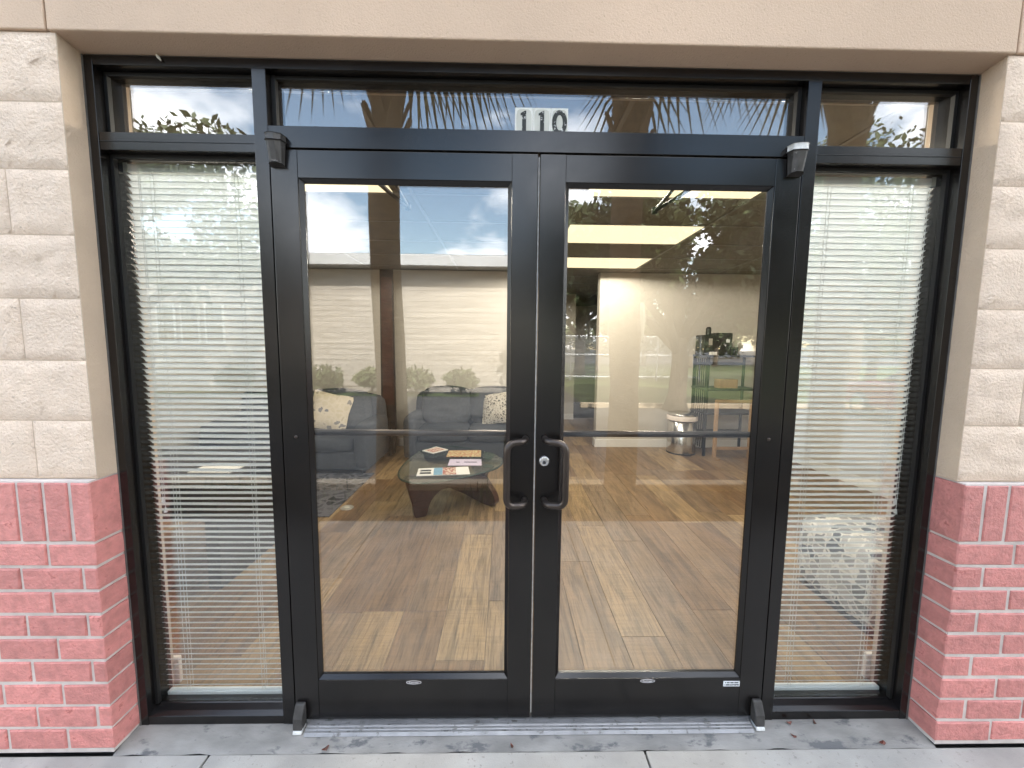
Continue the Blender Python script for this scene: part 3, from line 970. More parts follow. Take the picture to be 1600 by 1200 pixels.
# ================================================================== INTERIOR SHELL
ZF = 0.045
ZC = 2.58
YW = 4.205
XLW, XRW = -3.7, 3.7
flo = struct(MB().box(-3.7, 3.7, 0.115, 9.0, -0.1, ZF - 0.006).build('floor', 'subfloor'))
PW = 0.2285
x_edges = [0.0315 + PW * k for k in range(-16, 17)]
special = {-4: [0.624], -3: [0.624], -1: [0.708], 0: [0.929], 4: [0.626], 3: [0.18], 1: [-.1], 2: [0.43]}
pm = {}
cnt = 0
for ci, xe in enumerate(x_edges):
    k = ci - 16
    st = special.get(k, [rng.uniform(-1.0, 0.15)])[0]
    while st > 0.12:
        st -= 1.22
    y = st
    while y < 6.6:
        y0, y1 = max(y, 0.116), min(y + 1.22, 6.6)
        if y1 - y0 > 0.02:
            key = round(y1 - y0, 3)
            if key not in pm:
                c_ = 0.0022
                mb = MB()
                L, w2 = key, PW
                mb.add([(c_, c_, 0), (w2 - c_, c_, 0), (w2 - c_, L - c_, 0), (c_, L - c_, 0),
                        (.0008, .0008, -.0018), (w2 - .0008, .0008, -.0018), (w2 - .0008, L - .0008, -.0018), (.0008, L - .0008, -.0018),
                        (.0008, .0008, -.008), (w2 - .0008, .0008, -.008), (w2 - .0008, L - .0008, -.008), (.0008, L - .0008, -.008)],
                       [(0, 1, 2, 3)] + [(4 + i, 4 + (i + 1) % 4, (i + 1) % 4, i) for i in range(4)] + [(8 + i, 8 + (i + 1) % 4, 4 + (i + 1) % 4, 4 + i) for i in range(4)])
                pm[key] = mb.mesh('plank')
            link('plank', pm[key], 'plank', flo, (xe, y0, ZF))
            cnt += 1
        y += 1.22

wall_l = struct(MB().box(XLW - 0.1, XLW, 0.16, 9.0, 0, 2.815).build('wall_side_west', 'drywall'))
wall_r = struct(MB().box(XRW, XRW + 0.1, 0.16, 9.0, 0, 2.815).build('wall_side_east', 'drywall'))
struct(MB().box(XLW, 0.10, YW, YW + 0.14, ZF, ZC).build('wall_far_west', 'drywall'))
struct(MB().box(1.24, XRW, YW, YW + 0.14, ZF, ZC).build('wall_far_east', 'drywall'))
struct(MB().box(-0.3, 1.30, 6.42, 6.56, ZF, ZC).build('wall_hall', 'drywall'))
struct(MB().box(-0.2, 0.096, YW + 0.142, 6.418, ZF, ZC).build('wall_hall_side', 'drywall'))
struct(MB().box(XLW, XRW, 9.0, 9.1, 0, 2.815).build('wall_rear', 'drywall'))
struct(MB().box(XLW, -1.52, 0.162, 0.172, ZF, ZC).build('wall_front_west', 'drywall'))
struct(MB().box(1.52, XRW, 0.162, 0.172, ZF, ZC).build('wall_front_east', 'drywall'))
struct(MB().box(-1.52, 1.52, 0.162, 0.172, 2.44, ZC).build('wall_front_head', 'drywall'))


def baseboard(x0, x1, y0, y1):
    o = struct(MB().box(x0, x1, y0, y1, ZF, ZF + 0.118).build('baseboard', 'trim_white', bevel=0.004))


baseboard(XLW, 0.10, YW - 0.014, YW)
baseboard(1.226, XRW, YW - 0.014, YW)
baseboard(1.226, 1.24, YW, YW + 0.14)
baseboard(-0.3, 1.30, 6.406, 6.42)
baseboard(XLW, XLW + 0.014, 0.172, YW - 0.014)
baseboard(XRW - 0.014, XRW, 0.172, YW - 0.014)
baseboard(-1.60, -1.5, 0.172, 0.19)
baseboard(1.5, 1.60, 0.172, 0.19)

ceil = struct(MB().box(-3.8, 3.8, 0.16, 9.1, ZC + 0.05, ZC + 0.2).build('ceiling', 'ceiling_tile'))
LIGHT_CELLS = {(0, 1): 1, (0, 3): 1, (0, 5): 1, (-2, 1): 1, (-3, 7): 1, (1, 8): 1}  # the last two panels are unseen, added to brighten the interior
cx0, cy0 = 0.44, 0.26
tile = MB().box(0.006, 1.214, 0.006, 0.604, 0.0, 0.02).mesh('ceiling_panel')
for i in range(-4, 4):
    for j in range(-1, 11):
        x, y = cx0 + 1.22 * i, cy0 + 0.61 * j
        if x < -3.75 - 1.22 or x > 3.7 or (i, j) in LIGHT_CELLS or y + 0.3 < 0.16 or x + 1.22 < -3.7:
            continue
        link('ceiling_panel', tile, 'ceiling_tile', ceil, (x, y, ZC + 0.004))
for j in range(0, 12):
    y = cy0 + 0.61 * j
    MB().box(-3.7, 3.7, y - 0.012, y + 0.012, ZC - 0.001, ZC + 0.0035).build('tee_bar', 'tee_bar', ceil)
for i in range(-3, 4):
    x = cx0 + 1.22 * i
    MB().box(x - 0.012, x + 0.012, 0.18, 6.9, ZC - 0.0015, ZC + 0.0025).build('tee_bar', 'tee_bar', ceil)
roof = struct(MB().box(-6, 6, 0.165, 9.5, 2.82, 2.98).build('roof', 'roof'))  # unseen slab, added to block the sun from the interior
struct(MB().box(-6, -3.82, 0.165, 9.5, 0, 2.815).build('side_mass_west', 'stucco'))
struct(MB().box(3.82, 6, 0.165, 9.5, 0, 2.815).build('side_mass_east', 'stucco'))

LL = {(0, 1): 'lit ceiling light panel nearest the doors, behind the closer arm of the lock door',
      (0, 3): 'lit ceiling light panel in the middle of the row of three',
      (0, 5): 'lit ceiling light panel farthest back, just before the pale wall',
      (-2, 1): 'lit ceiling light panel above the sofa side, cut by the table door top',
      (-3, 7): 'lit ceiling light panel added behind the far wall, out of view, to brighten the interior',
      (1, 8): 'lit ceiling light panel added in the back room beyond the pale wall, out of view'}
for (i, j) in LIGHT_CELLS:
    x, y = cx0 + 1.22 * i, cy0 + 0.61 * j
    if (i, j) == (-2, 1):
        x -= 0.12
    t = thing('ceiling_light', LL[(i, j)], 'ceiling light', (x + 0.61, y + 0.305, ZC), 'ceiling light panels')
    MB().box(x + 0.016, x + 1.204, y + 0.016, y + 0.594, ZC + 0.001, ZC + 0.006).build('diffuser', 'diffuser', t)
    if (i, j) == (1, 8):
        continue
    for dx in (0.2, 0.61, 1.02):
        for dy in (0.16, 0.45):
            ld = bpy.data.lights.new('tube_light', 'SPOT')
            ld.spot_size = R(178)
            ld.spot_blend = 0.1
            ld.energy = 2.6 if (i, j) == (0, 5) else 5.2
            ld.color = (1.0, 0.91, 0.78)
            ld.shadow_soft_size = 0.0
            lo = bpy.data.objects.new('tube_light', ld)
            COL.objects.link(lo)
            lo.parent = t
            lo.location = (dx - 0.61, dy - 0.305, -0.05)

# ================================================================== FURNITURE
def cushion(name, args, m, parent, puff=0.02):
    o = soft_box(*args, puff=puff).build(name, m, parent, smooth=True, sub=1)
    return o


def sofa(name, label, loc, W_, D_, rz=0.0, seats=2):
    """Modelled facing -y round the origin at its front centre; then placed."""
    t = thing(name, label, 'sofa', (0, 0, 0), 'upholstered sofas')
    h = W_ / 2
    arm = 0.17
    MB().box(-h + 0.01, h - 0.01, 0.03, D_ - 0.02, 0.055, 0.26).build('base', 'sofa', t, bevel=0.02)
    for x in (-h + 0.08, h - 0.08):
        for y in (0.09, D_ - 0.09):
            MB().tube([(x, y, 0.0), (x, y, 0.06)], [0.016, 0.024], 10).build('foot', 'sofa_foot', t)
    for s in (-1, 1):
        a, b_ = sorted((s * h, s * (h - arm)))
        cushion('arm', (a, b_, 0.0, D_ - 0.04, 0.05, 0.58), 'sofa', t, 0.012)
    cushion('back', (-h + 0.02, h - 0.02, D_ - 0.2, D_, 0.06, 0.86), 'sofa', t, 0.015)
    w = (W_ - 2 * arm) / seats
    for k in range(seats):
        x0 = -h + arm + w * k
        cushion('seat_cushion', (x0 + 0.004, x0 + w - 0.004, 0.005, D_ - 0.22, 0.255, 0.43), 'sofa', t, 0.022)
        o = cushion('back_cushion', (x0 + 0.006, x0 + w - 0.006, D_ - 0.40, D_ - 0.18, 0.42, 0.90), 'sofa', t, 0.04)
    turned(t, loc, rz)
    return t


sofa('sofa', 'grey blue sofa with the floral pillow, on the dark rug', (-2.58, 2.86, ZF), 1.88, 0.86)
sofa('sofa', 'grey blue sofa behind the glass coffee table, against the far wall', (-0.58, 3.36, ZF), 1.62, 0.80)


def pillow(label, m, loc, rot, s=0.44):
    n_ = 9
    vs_, fs_ = [], []
    for sd in (1, -1):
        for j in range(n_):
            for i in range(n_):
                u, v = i / (n_ - 1) * 2 - 1, j / (n_ - 1) * 2 - 1
                th_ = 0.075 * (max(0, 1 - u * u) * max(0, 1 - v * v)) ** 0.42
                k = 1 - 0.07 * (1 - abs(u * v)) * max(abs(u), abs(v)) ** 3
                vs_.append((u * s / 2 * k, sd * th_, v * s / 2 * k))
    for sd in (0, 1):
        for j in range(n_ - 1):
            for i in range(n_ - 1):
                q = (j * n_ + i, j * n_ + i + 1, (j + 1) * n_ + i + 1, (j + 1) * n_ + i)
                fs_.append(tuple(a + sd * n_ * n_ for a in (q if sd else q[::-1])))
    o = MB().add(vs_, fs_).build('throw_pillow', m, smooth=True)
    o.location = loc; o.rotation_euler = rot
    return tag(o, label, 'pillow', 'throw pillows on the sofas')


pillow('cream floral throw pillow leaning on the sofa above the rug', 'floral', (-2.20, 3.20, 0.72), (R(-22), R(12), R(10)), 0.46)
pillow('beige scrollwork throw pillow on the sofa behind the coffee table', 'scroll', (-0.20, 3.70, 0.70), (R(-18), R(-4), R(-8)), 0.44)

rug = MB().box(-3.6, -1.60, 1.80, 2.95, ZF + 0.001, ZF + 0.009).build('area_rug', 'rug_fabric', bevel=0.003)
rug.data.update()
tag(rug, 'dark grey patterned area rug in front of the sofa', 'rug')

od = MB().lathe([(0.001, 0), (0.058, 0.0), (0.056, 0.004), (0.044, 0.005), (0.042, 0.0035), (0.001, 0.0035)], (-1.53, 2.00, ZF), 28)
fo_ = thing('floor_outlet', 'round brass floor outlet cover beside the dark rug', 'floor outlet', (-1.53, 2.0, ZF))
od.build('cover', 'brass', fo_)
MB().box(-1.556, -1.504, 1.985, 2.015, ZF + 0.0036, ZF + 0.0046).build('flap', 'bracket', fo_)

# tall dark stand by the sofa
ts = thing('wooden_screen', 'tall narrow dark wooden screen standing on tapered feet beside the sofa', 'screen', (-1.66, 3.78, ZF))
poly = [(-1.60, ZF), (-1.575, 0.34), (-1.585, 2.50), (-1.755, 2.50), (-1.775, 0.42), (-1.735, 0.33), (-1.675, 0.20), (-1.640, ZF)]
MB().prism(poly, 3.765, 3.80, 'y').build('panel', 'black_wood', ts, bevel=0.004)
MB().box(-1.74, -1.60, 3.758, 3.7645, 0.72, 2.40).build('inset', 'dark_wood', ts, bevel=0.002)
MB().prism([(3.69, ZF), (3.72, ZF), (3.76, 0.30), (3.7648, 0.50), (3.74, 0.50)], -1.66, -1.63, 'x').build('rear_foot', 'black_wood', ts)

# coffee table: rounded triangular glass on two curved wooden legs
def smooth_closed(pts, n_=8):
    pts = [Vector((*p, 0)) for p in pts]
    out = []
    N = len(pts)
    for i in range(N):
        p0, p1, p2, p3 = pts[i - 1], pts[i], pts[(i + 1) % N], pts[(i + 2) % N]
        for k in range(n_):
            t = k / n_
            q = 0.5 * ((2 * p1) + (-p0 + p2) * t + (2 * p0 - 5 * p1 + 4 * p2 - p3) * t * t + (-p0 + 3 * p1 - 3 * p2 + p3) * t ** 3)
            out.append((q.x, q.y))
    return out


ct = thing('coffee_table', 'freeform glass coffee table on curved dark wooden legs', 'table', (-0.58, 2.15, ZF))
top = smooth_closed([(-1.00, 1.78), (-0.92, 1.645), (-0.77, 1.59), (-0.57, 1.67), (-0.37, 1.80), (-0.185, 1.98), (-0.13, 2.19), (-0.20, 2.40), (-0.36, 2.56), (-0.60, 2.72), (-0.83, 2.74), (-0.97, 2.58), (-1.02, 2.28), (-1.035, 2.00)])
MB().prism(top, 0.412, 0.428, 'z').build('glass_top', 'tabletop', ct, bevel=0.003)
edge = MB()
nn = len(top)
edge.tube([(p[0], p[1], 0.420) for p in top] + [(top[0][0], top[0][1], 0.420)], 0.0078, 6, caps=False)
mat('glass_edge', (0.02, 0.045, 0.038), 0.15, 0.1, 8)
edge.build('glass_edge', 'glass_edge', ct, smooth=True)


def plank_leg(outline, org, ax, thick, name):
    """outline in (along, z); swept horizontally across `thick`."""
    ax = Vector((ax[0], ax[1], 0)).normalized()
    nx = Vector((-ax.y, ax.x, 0))
    pts = smooth_closed(outline, 6)
    vs_ = []
    for sgn in (-1, 1):
        for (a, z) in pts:
            q = Vector((org[0], org[1], 0)) + ax * a + nx * sgn * thick / 2
            vs_.append((q.x, q.y, z + ZF))
    N = len(pts)
    fs_ = [tuple(range(N))[::-1], tuple(range(N, 2 * N))] + [(i, (i + 1) % N, N + (i + 1) % N, N + i) for i in range(N)]
    o = MB().add(vs_, fs_).build(name, 'dark_wood', ct, bevel=0.006)
    return o


legA = [(0.03, 0.0), (0.0, 0.12), (-0.045, 0.30), (-0.04, 0.363), (0.10, 0.364), (0.24, 0.364), (0.34, 0.33), (0.50, 0.285), (0.66, 0.27), (0.70, 0.22), (0.66, 0.17), (0.50, 0.19), (0.34, 0.215), (0.24, 0.20), (0.16, 0.12), (0.115, 0.0)]
plank_leg([(a, z) for a, z in legA], (-0.90, 1.80), (0.86, 0.42), 0.06, 'leg')
legB = [(0.0, 0.0), (-0.05, 0.05), (-0.02, 0.13), (0.05, 0.20), (0.09, 0.26), (0.02, 0.345), (0.03, 0.3635), (0.22, 0.3635), (0.24, 0.31), (0.17, 0.24), (0.20, 0.17), (0.34, 0.115), (0.52, 0.13), (0.60, 0.10), (0.56, 0.05), (0.34, 0.035), (0.10, 0.0)]
plank_leg([(a, z) for a, z in legB], (-0.215, 2.06), (-0.78, 0.62), 0.06, 'leg')


def sheet(name, label, cat, quad, z, m, group, th_=0.004, extra=None):
    vs_ = [(x, y, z) for x, y in quad] + [(x, y, z + th_) for x, y in quad]
    a = Vector((quad[1][0] - quad[0][0], quad[1][1] - quad[0][1], 0)).cross(Vector((quad[2][0] - quad[1][0], quad[2][1] - quad[1][1], 0))).z
    fs_ = [(0, 3, 2, 1), (4, 5, 6, 7), (0, 1, 5, 4), (1, 2, 6, 5), (2, 3, 7, 6), (3, 0, 4, 7)]
    if a < 0:
        fs_ = [f[::-1] for f in fs_]
    if extra is None:
        o = MB().add(vs_, fs_).build(name, m)
        return tag(o, label, cat, group)
    t = thing(name, label, cat, (*quad[0], z), group)
    MB().add(vs_, fs_).build('pages', m, t)
    def at(u, v):
        p = [Vector(q) for q in quad]
        return (p[0] * (1 - u) + p[1] * u) * (1 - v) + (p[3] * (1 - u) + p[2] * u) * v
    for (u0, u1, v0, v1, mm, nm) in extra:
        q = [at(u0, v0), at(u1, v0), at(u1, v1), at(u0, v1)]
        w_ = [(p.x, p.y, z + th_ + 0.0003) for p in q] + [(p.x, p.y, z + th_ + 0.0008) for p in q]
        MB().add(w_, fs_).build(nm, mm, t)
    return t


TZ = 0.4285
GRP = 'magazines and leaflets on the coffee table'
sheet('magazine', 'white and red magazine spread nearest the doors on the glass table', 'magazine', [(-0.84, 1.735), (-0.40, 1.785), (-0.435, 1.99), (-0.865, 1.93)], TZ, 'paper_white', GRP, 0.005,
      [(0.0, 0.30, 0.03, 0.97, 'paper_white', 'page'), (0.05, 0.26, 0.2, 0.42, 'ink', 'text_block'), (0.05, 0.26, 0.55, 0.75, 'ink', 'text_block'), (0.31, 0.48, 0.02, 0.98, 'paper_blue', 'photo'), (0.485, 0.74, 0.02, 0.98, 'paper_red', 'photo')])
sheet('leaflet', 'pale lilac printed leaflet in the middle of the glass table', 'leaflet', [(-0.625, 2.03), (-0.318, 2.035), (-0.332, 2.235), (-0.632, 2.23)], TZ, 'paper_lilac', GRP, 0.002,
      [(0.22, 0.33, 0.45, 0.55, 'ink', 'text_line'), (0.47, 0.86, 0.45, 0.56, 'ink', 'text_line')])
sheet('magazine', 'colourful food magazine behind the lilac leaflet', 'magazine', [(-0.68, 2.31), (-0.34, 2.315), (-0.355, 2.55), (-0.685, 2.53)], TZ, 'paper_food', GRP, 0.005)
sheet('magazine', 'tilted magazine with red pictures at the back of the glass table', 'magazine', [(-0.83, 2.42), (-0.70, 2.57), (-0.84, 2.68), (-0.96, 2.52)], TZ, 'paper_white', GRP, 0.006,
      [(0.1, 0.9, 0.1, 0.9, 'paper_red', 'photo')])
bt = thing('glass_bowl', 'small clear glass bowl near the pull handle end of the table', 'bowl', (-0.27, 2.22, TZ))
MB().lathe([(0.001, 0), (0.030, 0), (0.055, 0.03), (0.060, 0.06), (0.056, 0.06), (0.050, 0.032), (0.026, 0.006), (0.001, 0.006)], (-0.265, 2.22, TZ), 24).build('bowl', 'tabletop', bt, smooth=True)

# pedal bin
BX, BY = 2.39, 3.93
bn = thing('pedal_bin', 'round stainless steel pedal bin with a pale liner showing under its lid', 'bin', (BX, BY, ZF))
MB().lathe([(0.001, 0.0), (0.185, 0.0), (0.190, 0.02), (0.190, 0.53), (0.001, 0.53)], (BX, BY, ZF), 40).build('body', 'steel', bn, smooth=False, bevel=0.0)
for o in (bn.children[-1],):
    o.data.polygons.foreach_set('use_smooth', [len(p.vertices) == 4 and abs(p.normal.z) < 0.5 for p in o.data.polygons])
lv = []
MB().lathe([(0.193, 0.485), (0.198, 0.47), (0.207, 0.475), (0.206, 0.515), (0.196, 0.535), (0.193, 0.535)], (BX, BY, ZF), 40).build('liner', 'bag', bn)
MB().lathe([(0.001, 0.536), (0.195, 0.536), (0.198, 0.546), (0.185, 0.566), (0.12, 0.580), (0.001, 0.584)], (BX, BY, ZF), 40).build('lid', 'steel', bn, smooth=True)
MB().box(BX - 0.045, BX + 0.045, BY - 0.235, BY - 0.180, ZF + 0.012, ZF + 0.028).build('pedal', 'black_plastic', bn, bevel=0.004)
MB().lathe([(0.001, 0), (0.192, 0), (0.192, 0.018), (0.001, 0.018)], (BX, BY, ZF + 0.0002), 40).build('base_ring', 'black_plastic', bn)

# black rack with coffee things
rk = thing('metal_rack', 'black metal rack with wire shelves against the pale wall', 'rack', (2.98, 3.95, ZF))
rx0, rx1, ry0, ry1 = 2.62, 3.34, 3.74, 4.12
for x in (rx0, rx1):
    for y in (ry0, ry1):
        MB().box(x - 0.014, x + 0.014, y - 0.014, y + 0.014, ZF, 1.43).build('post', 'black_metal', rk)
for z in (0.62, 0.95, 1.40):
    MB().box(rx0 - 0.02, rx1 + 0.02, ry0 - 0.02, ry1 + 0.02, z, z + 0.025).build('shelf', 'black_metal', rk)
for k in range(6):
    y = ry0 + 0.05 + 0.055 * k
    MB().box(rx0 - 0.006, rx0 + 0.006, y, y + 0.01, ZF + 0.1, 1.38).build('side_slat', 'black_metal', rk)
for z in (0.30, 1.28):
    MB().box(rx0 + 0.02, rx1 - 0.02, ry1 - 0.01, ry1, z, z + 0.04).build('back_rail', 'black_metal', rk)
cf = thing('coffee_machine', 'black coffee machine on top of the black rack', 'coffee machine', (2.75, 3.95, 1.426))
MB().box(2.59, 2.77, 3.83, 4.07, 1.4262, 1.70).build('body', 'black_plastic', cf, bevel=0.012)
MB().box(2.775, 3.00, 3.86, 4.06, 1.4262, 1.73).build('water_tank', 'black_plastic', cf, bevel=0.01)
MB().lathe([(0.001, 0), (0.035, 0), (0.035, 0.09), (0.02, 0.11), (0.001, 0.11)], (2.68, 3.90, 1.6995), 18).build('hopper', 'black_plastic', cf)
MB().box(2.91, 2.96, 3.857, 3.8595, 1.60, 1.64).build('display', 'sticker', cf)
MB().box(2.655, 2.705, 3.827, 3.8295, 1.56, 1.65).build('control_strip', 'brass', cf)
for (cxx, lab, cat, mm, r_, h_) in ((3.09, 'black cup with stirrers beside the coffee machine', 'cup', 'black_plastic', 0.045, 0.11),):
    cp = thing('paper_cup', lab, cat, (cxx, 3.95, 1.426))
    MB().lathe([(0.001, 0), (r_ * 0.75, 0), (r_, h_), (r_ * 0.94, h_), (r_ * 0.72, 0.006), (0.001, 0.006)], (cxx, 3.95, 1.4262), 20).build('cup', mm, cp)
    for k in range(4):
        a = k * 1.7
        MB().tube([(cxx + 0.015 * math.cos(a), 3.95 + 0.015 * math.sin(a), 1.436), (cxx + 0.045 * math.cos(a), 3.95 + 0.045 * math.sin(a), 1.60)], 0.0022, 5).build('stirrer', 'paper_white', cp)
tag(MB().box(2.66, 2.75, 3.775, 3.82, 1.4262, 1.47).build('sugar_packet_box', 'paper_white', bevel=0.004), 'small white packet box in front of the coffee machine', 'box')
tag(MB().box(2.80, 3.05, 3.76, 3.90, 0.9765, 1.10).build('supply_box', 'tan_wood', bevel=0.004), 'low tan box on the middle shelf of the rack', 'box')
# tan wooden frame standing before the rack
fr = thing('display_stand', 'tan wooden display stand in front of the rack', 'stand', (3.0, 3.62, ZF))
for x in (2.70, 3.17):
    MB().box(x - 0.02, x + 0.02, 3.60, 3.64, ZF, 0.80).build('upright', 'tan_wood', fr, bevel=0.003)
MB().box(2.6805, 3.1895, 3.60, 3.64, 0.8005, 0.84).build('top_bar', 'tan_wood', fr, bevel=0.003)
MB().box(2.7205, 3.1495, 3.605, 3.635, ZF + 0.12, ZF + 0.16).build('low_bar', 'tan_wood', fr, bevel=0.003)
for x in (2.70, 3.17):
    MB().box(x - 0.02, x + 0.02, 3.50, 3.5995, ZF, ZF + 0.03).build('foot', 'tan_wood', fr)

# patterned pouf behind the blind
pf = thing('patterned_pouf', 'grey leaf patterned upholstered pouf behind the blind', 'pouf', (2.0, 0.66, ZF))
cushion('cushion', (1.73, 2.34, 0.36, 0.94, ZF + 0.012, 0.50), 'pouf_fabric', pf, 0.015)
MB().box(1.76, 2.31, 0.39, 0.91, ZF, ZF + 0.014).build('base', 'sofa_foot', pf)

# dark cabinet behind the other blind
dk = thing('dark_desk', 'black desk on panel ends behind the blind of the table side', 'desk', (-2.0, 0.9, ZF))
MB().box(-2.75, -1.66, 0.78, 1.42, 0.70, 0.74).build('top', 'black_wood', dk, bevel=0.004)
for x in (-2.70, -1.84):
    MB().box(x - 0.03, x + 0.05, 0.82, 1.38, ZF, 0.6995).build('end_panel', 'black_wood', dk, bevel=0.006)
MB().box(-2.6495, -1.8705, 1.30, 1.33, 0.25, 0.6995).build('modesty_panel', 'black_wood', dk)
tag(MB().box(-1.98, -1.74, 0.86, 1.05, 0.7405, 0.748).build('paper_stack', 'paper_white'), 'loose white papers lying on the black desk', 'paper')

# ================================================================== THINGS ACROSS THE CAR PARK (seen mirrored in the glass)
def leaf_cloud(centres, radii, count, size, seed):
    g_ = np.random.default_rng(seed)
    C_ = np.array(centres, float); Rr = np.array(radii, float)
    w = (Rr ** 2); w /= w.sum()
    idx = g_.choice(len(C_), count, p=w)
    d = g_.normal(size=(count, 3)); d /= np.linalg.norm(d, axis=1)[:, None]
    rad = Rr[idx] * g_.random(count) ** 0.4
    P = C_[idx] + d * rad[:, None] * np.array([1, 1, 0.72])
    a = g_.normal(size=(count, 3)); a /= np.linalg.norm(a, axis=1)[:, None]
    b_ = np.cross(a, g_.normal(size=(count, 3))); b_ /= np.linalg.norm(b_, axis=1)[:, None]
    s = size * (0.6 + 0.8 * g_.random(count))[:, None]
    V = np.stack([P - a * s, P + b_ * s * 0.45, P + a * s, P - b_ * s * 0.45], 1).reshape(-1, 3)
    Fc = np.arange(4 * count).reshape(-1, 4)
    me = bpy.data.meshes.new('crown')
    me.from_pydata(V.tolist(), [], Fc.tolist())
    return me


def oak(loc, label, seed, h=7.0, spread=4.2, count=15000, trunk=0.24, moss=True, size=0.10, m='oak_leaf'):
    g_ = np.random.default_rng(seed)
    t = thing('oak_tree', label, 'tree', loc, 'broadleaf trees across the car park')
    X, Y, Z0 = loc
    zf = h * 0.40
    MB().tube([(X, Y, Z0), (X + 0.03, Y, Z0 + 0.4), (X + 0.06, Y + 0.03, Z0 + zf * 0.6), (X + 0.02, Y, Z0 + zf), (X - 0.1, Y, Z0 + h * 0.75)],
              [trunk * 1.6, trunk * 1.1, trunk, trunk * 0.85, trunk * 0.35], 12).build('trunk', 'bark', t, smooth=True)
    cs, rs = [], []
    for k in range(9):
        a = 2 * math.pi * k / 9 + g_.normal(0, 0.25)
        L = spread * g_.uniform(0.65, 1.0)
        z1 = Z0 + zf * g_.uniform(0.72, 1.0)
        e = (X + L * math.cos(a), Y + L * math.sin(a) * 0.9, Z0 + h * g_.uniform(0.52, 0.95))
        mid = (X + L * 0.5 * math.cos(a), Y + L * 0.45 * math.sin(a), (z1 + e[2]) / 2 + 0.15 * h * 0.3)
        MB().tube([(X, Y, z1), mid, e], [trunk * 0.55, trunk * 0.33, trunk * 0.08], 8).build('branch', 'bark', t, smooth=True)
        cs += [e, mid, ((e[0] + mid[0]) / 2, (e[1] + mid[1]) / 2, (e[2] + mid[2]) / 2 + 0.3)]
        rs += [spread * g_.uniform(0.24, 0.36), spread * g_.uniform(0.16, 0.25), spread * 0.26]
    for k in range(7):
        cs.append((X + g_.normal(0, spread * 0.4), Y + g_.normal(0, spread * 0.4), Z0 + h * g_.uniform(0.8, 1.05)))
        rs.append(spread * g_.uniform(0.22, 0.36))
    me = leaf_cloud(cs, rs, count, size, seed)
    o = link('crown', me, m, t)
    if moss:
        for k in range(8):
            a = g_.uniform(0, 6.28); L = spread * g_.uniform(0.4, 0.9)
            x, y, z = X + L * math.cos(a), Y + L * math.sin(a), Z0 + h * 0.52
            MB().tube([(x, y, z), (x + 0.03, y, z - 0.3), (x + 0.05, y + 0.02, z - 0.8)], [0.05, 0.07, 0.01], 6).build('moss', 'moss', t)
    return t


oak((4.45, -8.7, -0.12), 'spreading live oak with hanging moss, mirrored in the lock door', 3, h=5.0, spread=3.5, count=26000, trunk=0.21, size=0.11)
oak((-10.2, -8.6, -0.13), 'live oak mirrored in the blind beside the table door', 5, h=6.0, spread=3.6, count=15000, trunk=0.26)
oak((12.6, -12.5, -0.12), 'dense oak mirrored in the blind over the pouf', 11, h=8.0, spread=4.4, count=12000, trunk=0.26, moss=False)
oak((17.3, -16.5, -0.12), 'low oak added to cover the bright cloud gap behind the red car in the blind', 17, h=5.6, spread=2.6, count=9000, trunk=0.2, moss=False, size=0.15)  # added tree, hides a bright patch of cloud from the reflection
oak((4.4, -22.0, -0.12), 'dark broadleaf tree behind the chain link fence', 13, h=8.0, spread=4.0, count=9000, trunk=0.3, moss=False, size=0.16, m='far_leaf')
far = []
for k, (x, y, h) in enumerate(((9.5, -33, 6.0), (13.0, -35, 5.5), (16.5, -33, 6.2), (20.5, -36, 5.8), (25.0, -34, 6.5), (30, -36, 7))):
    lab = ['low far tree of the row behind the lawn, next to the oak trunk', 'second far tree of the row behind the lawn', 'third far tree of the row behind the lawn',
           'fourth far tree of the row behind the lawn', 'fifth far tree of the row behind the lawn', 'last far tree of the row behind the lawn'][k]
    oak((x, y, -0.12), lab, 30 + k, h=h, spread=2.9, count=2600, trunk=0.2, moss=False, size=0.24, m='far_leaf')


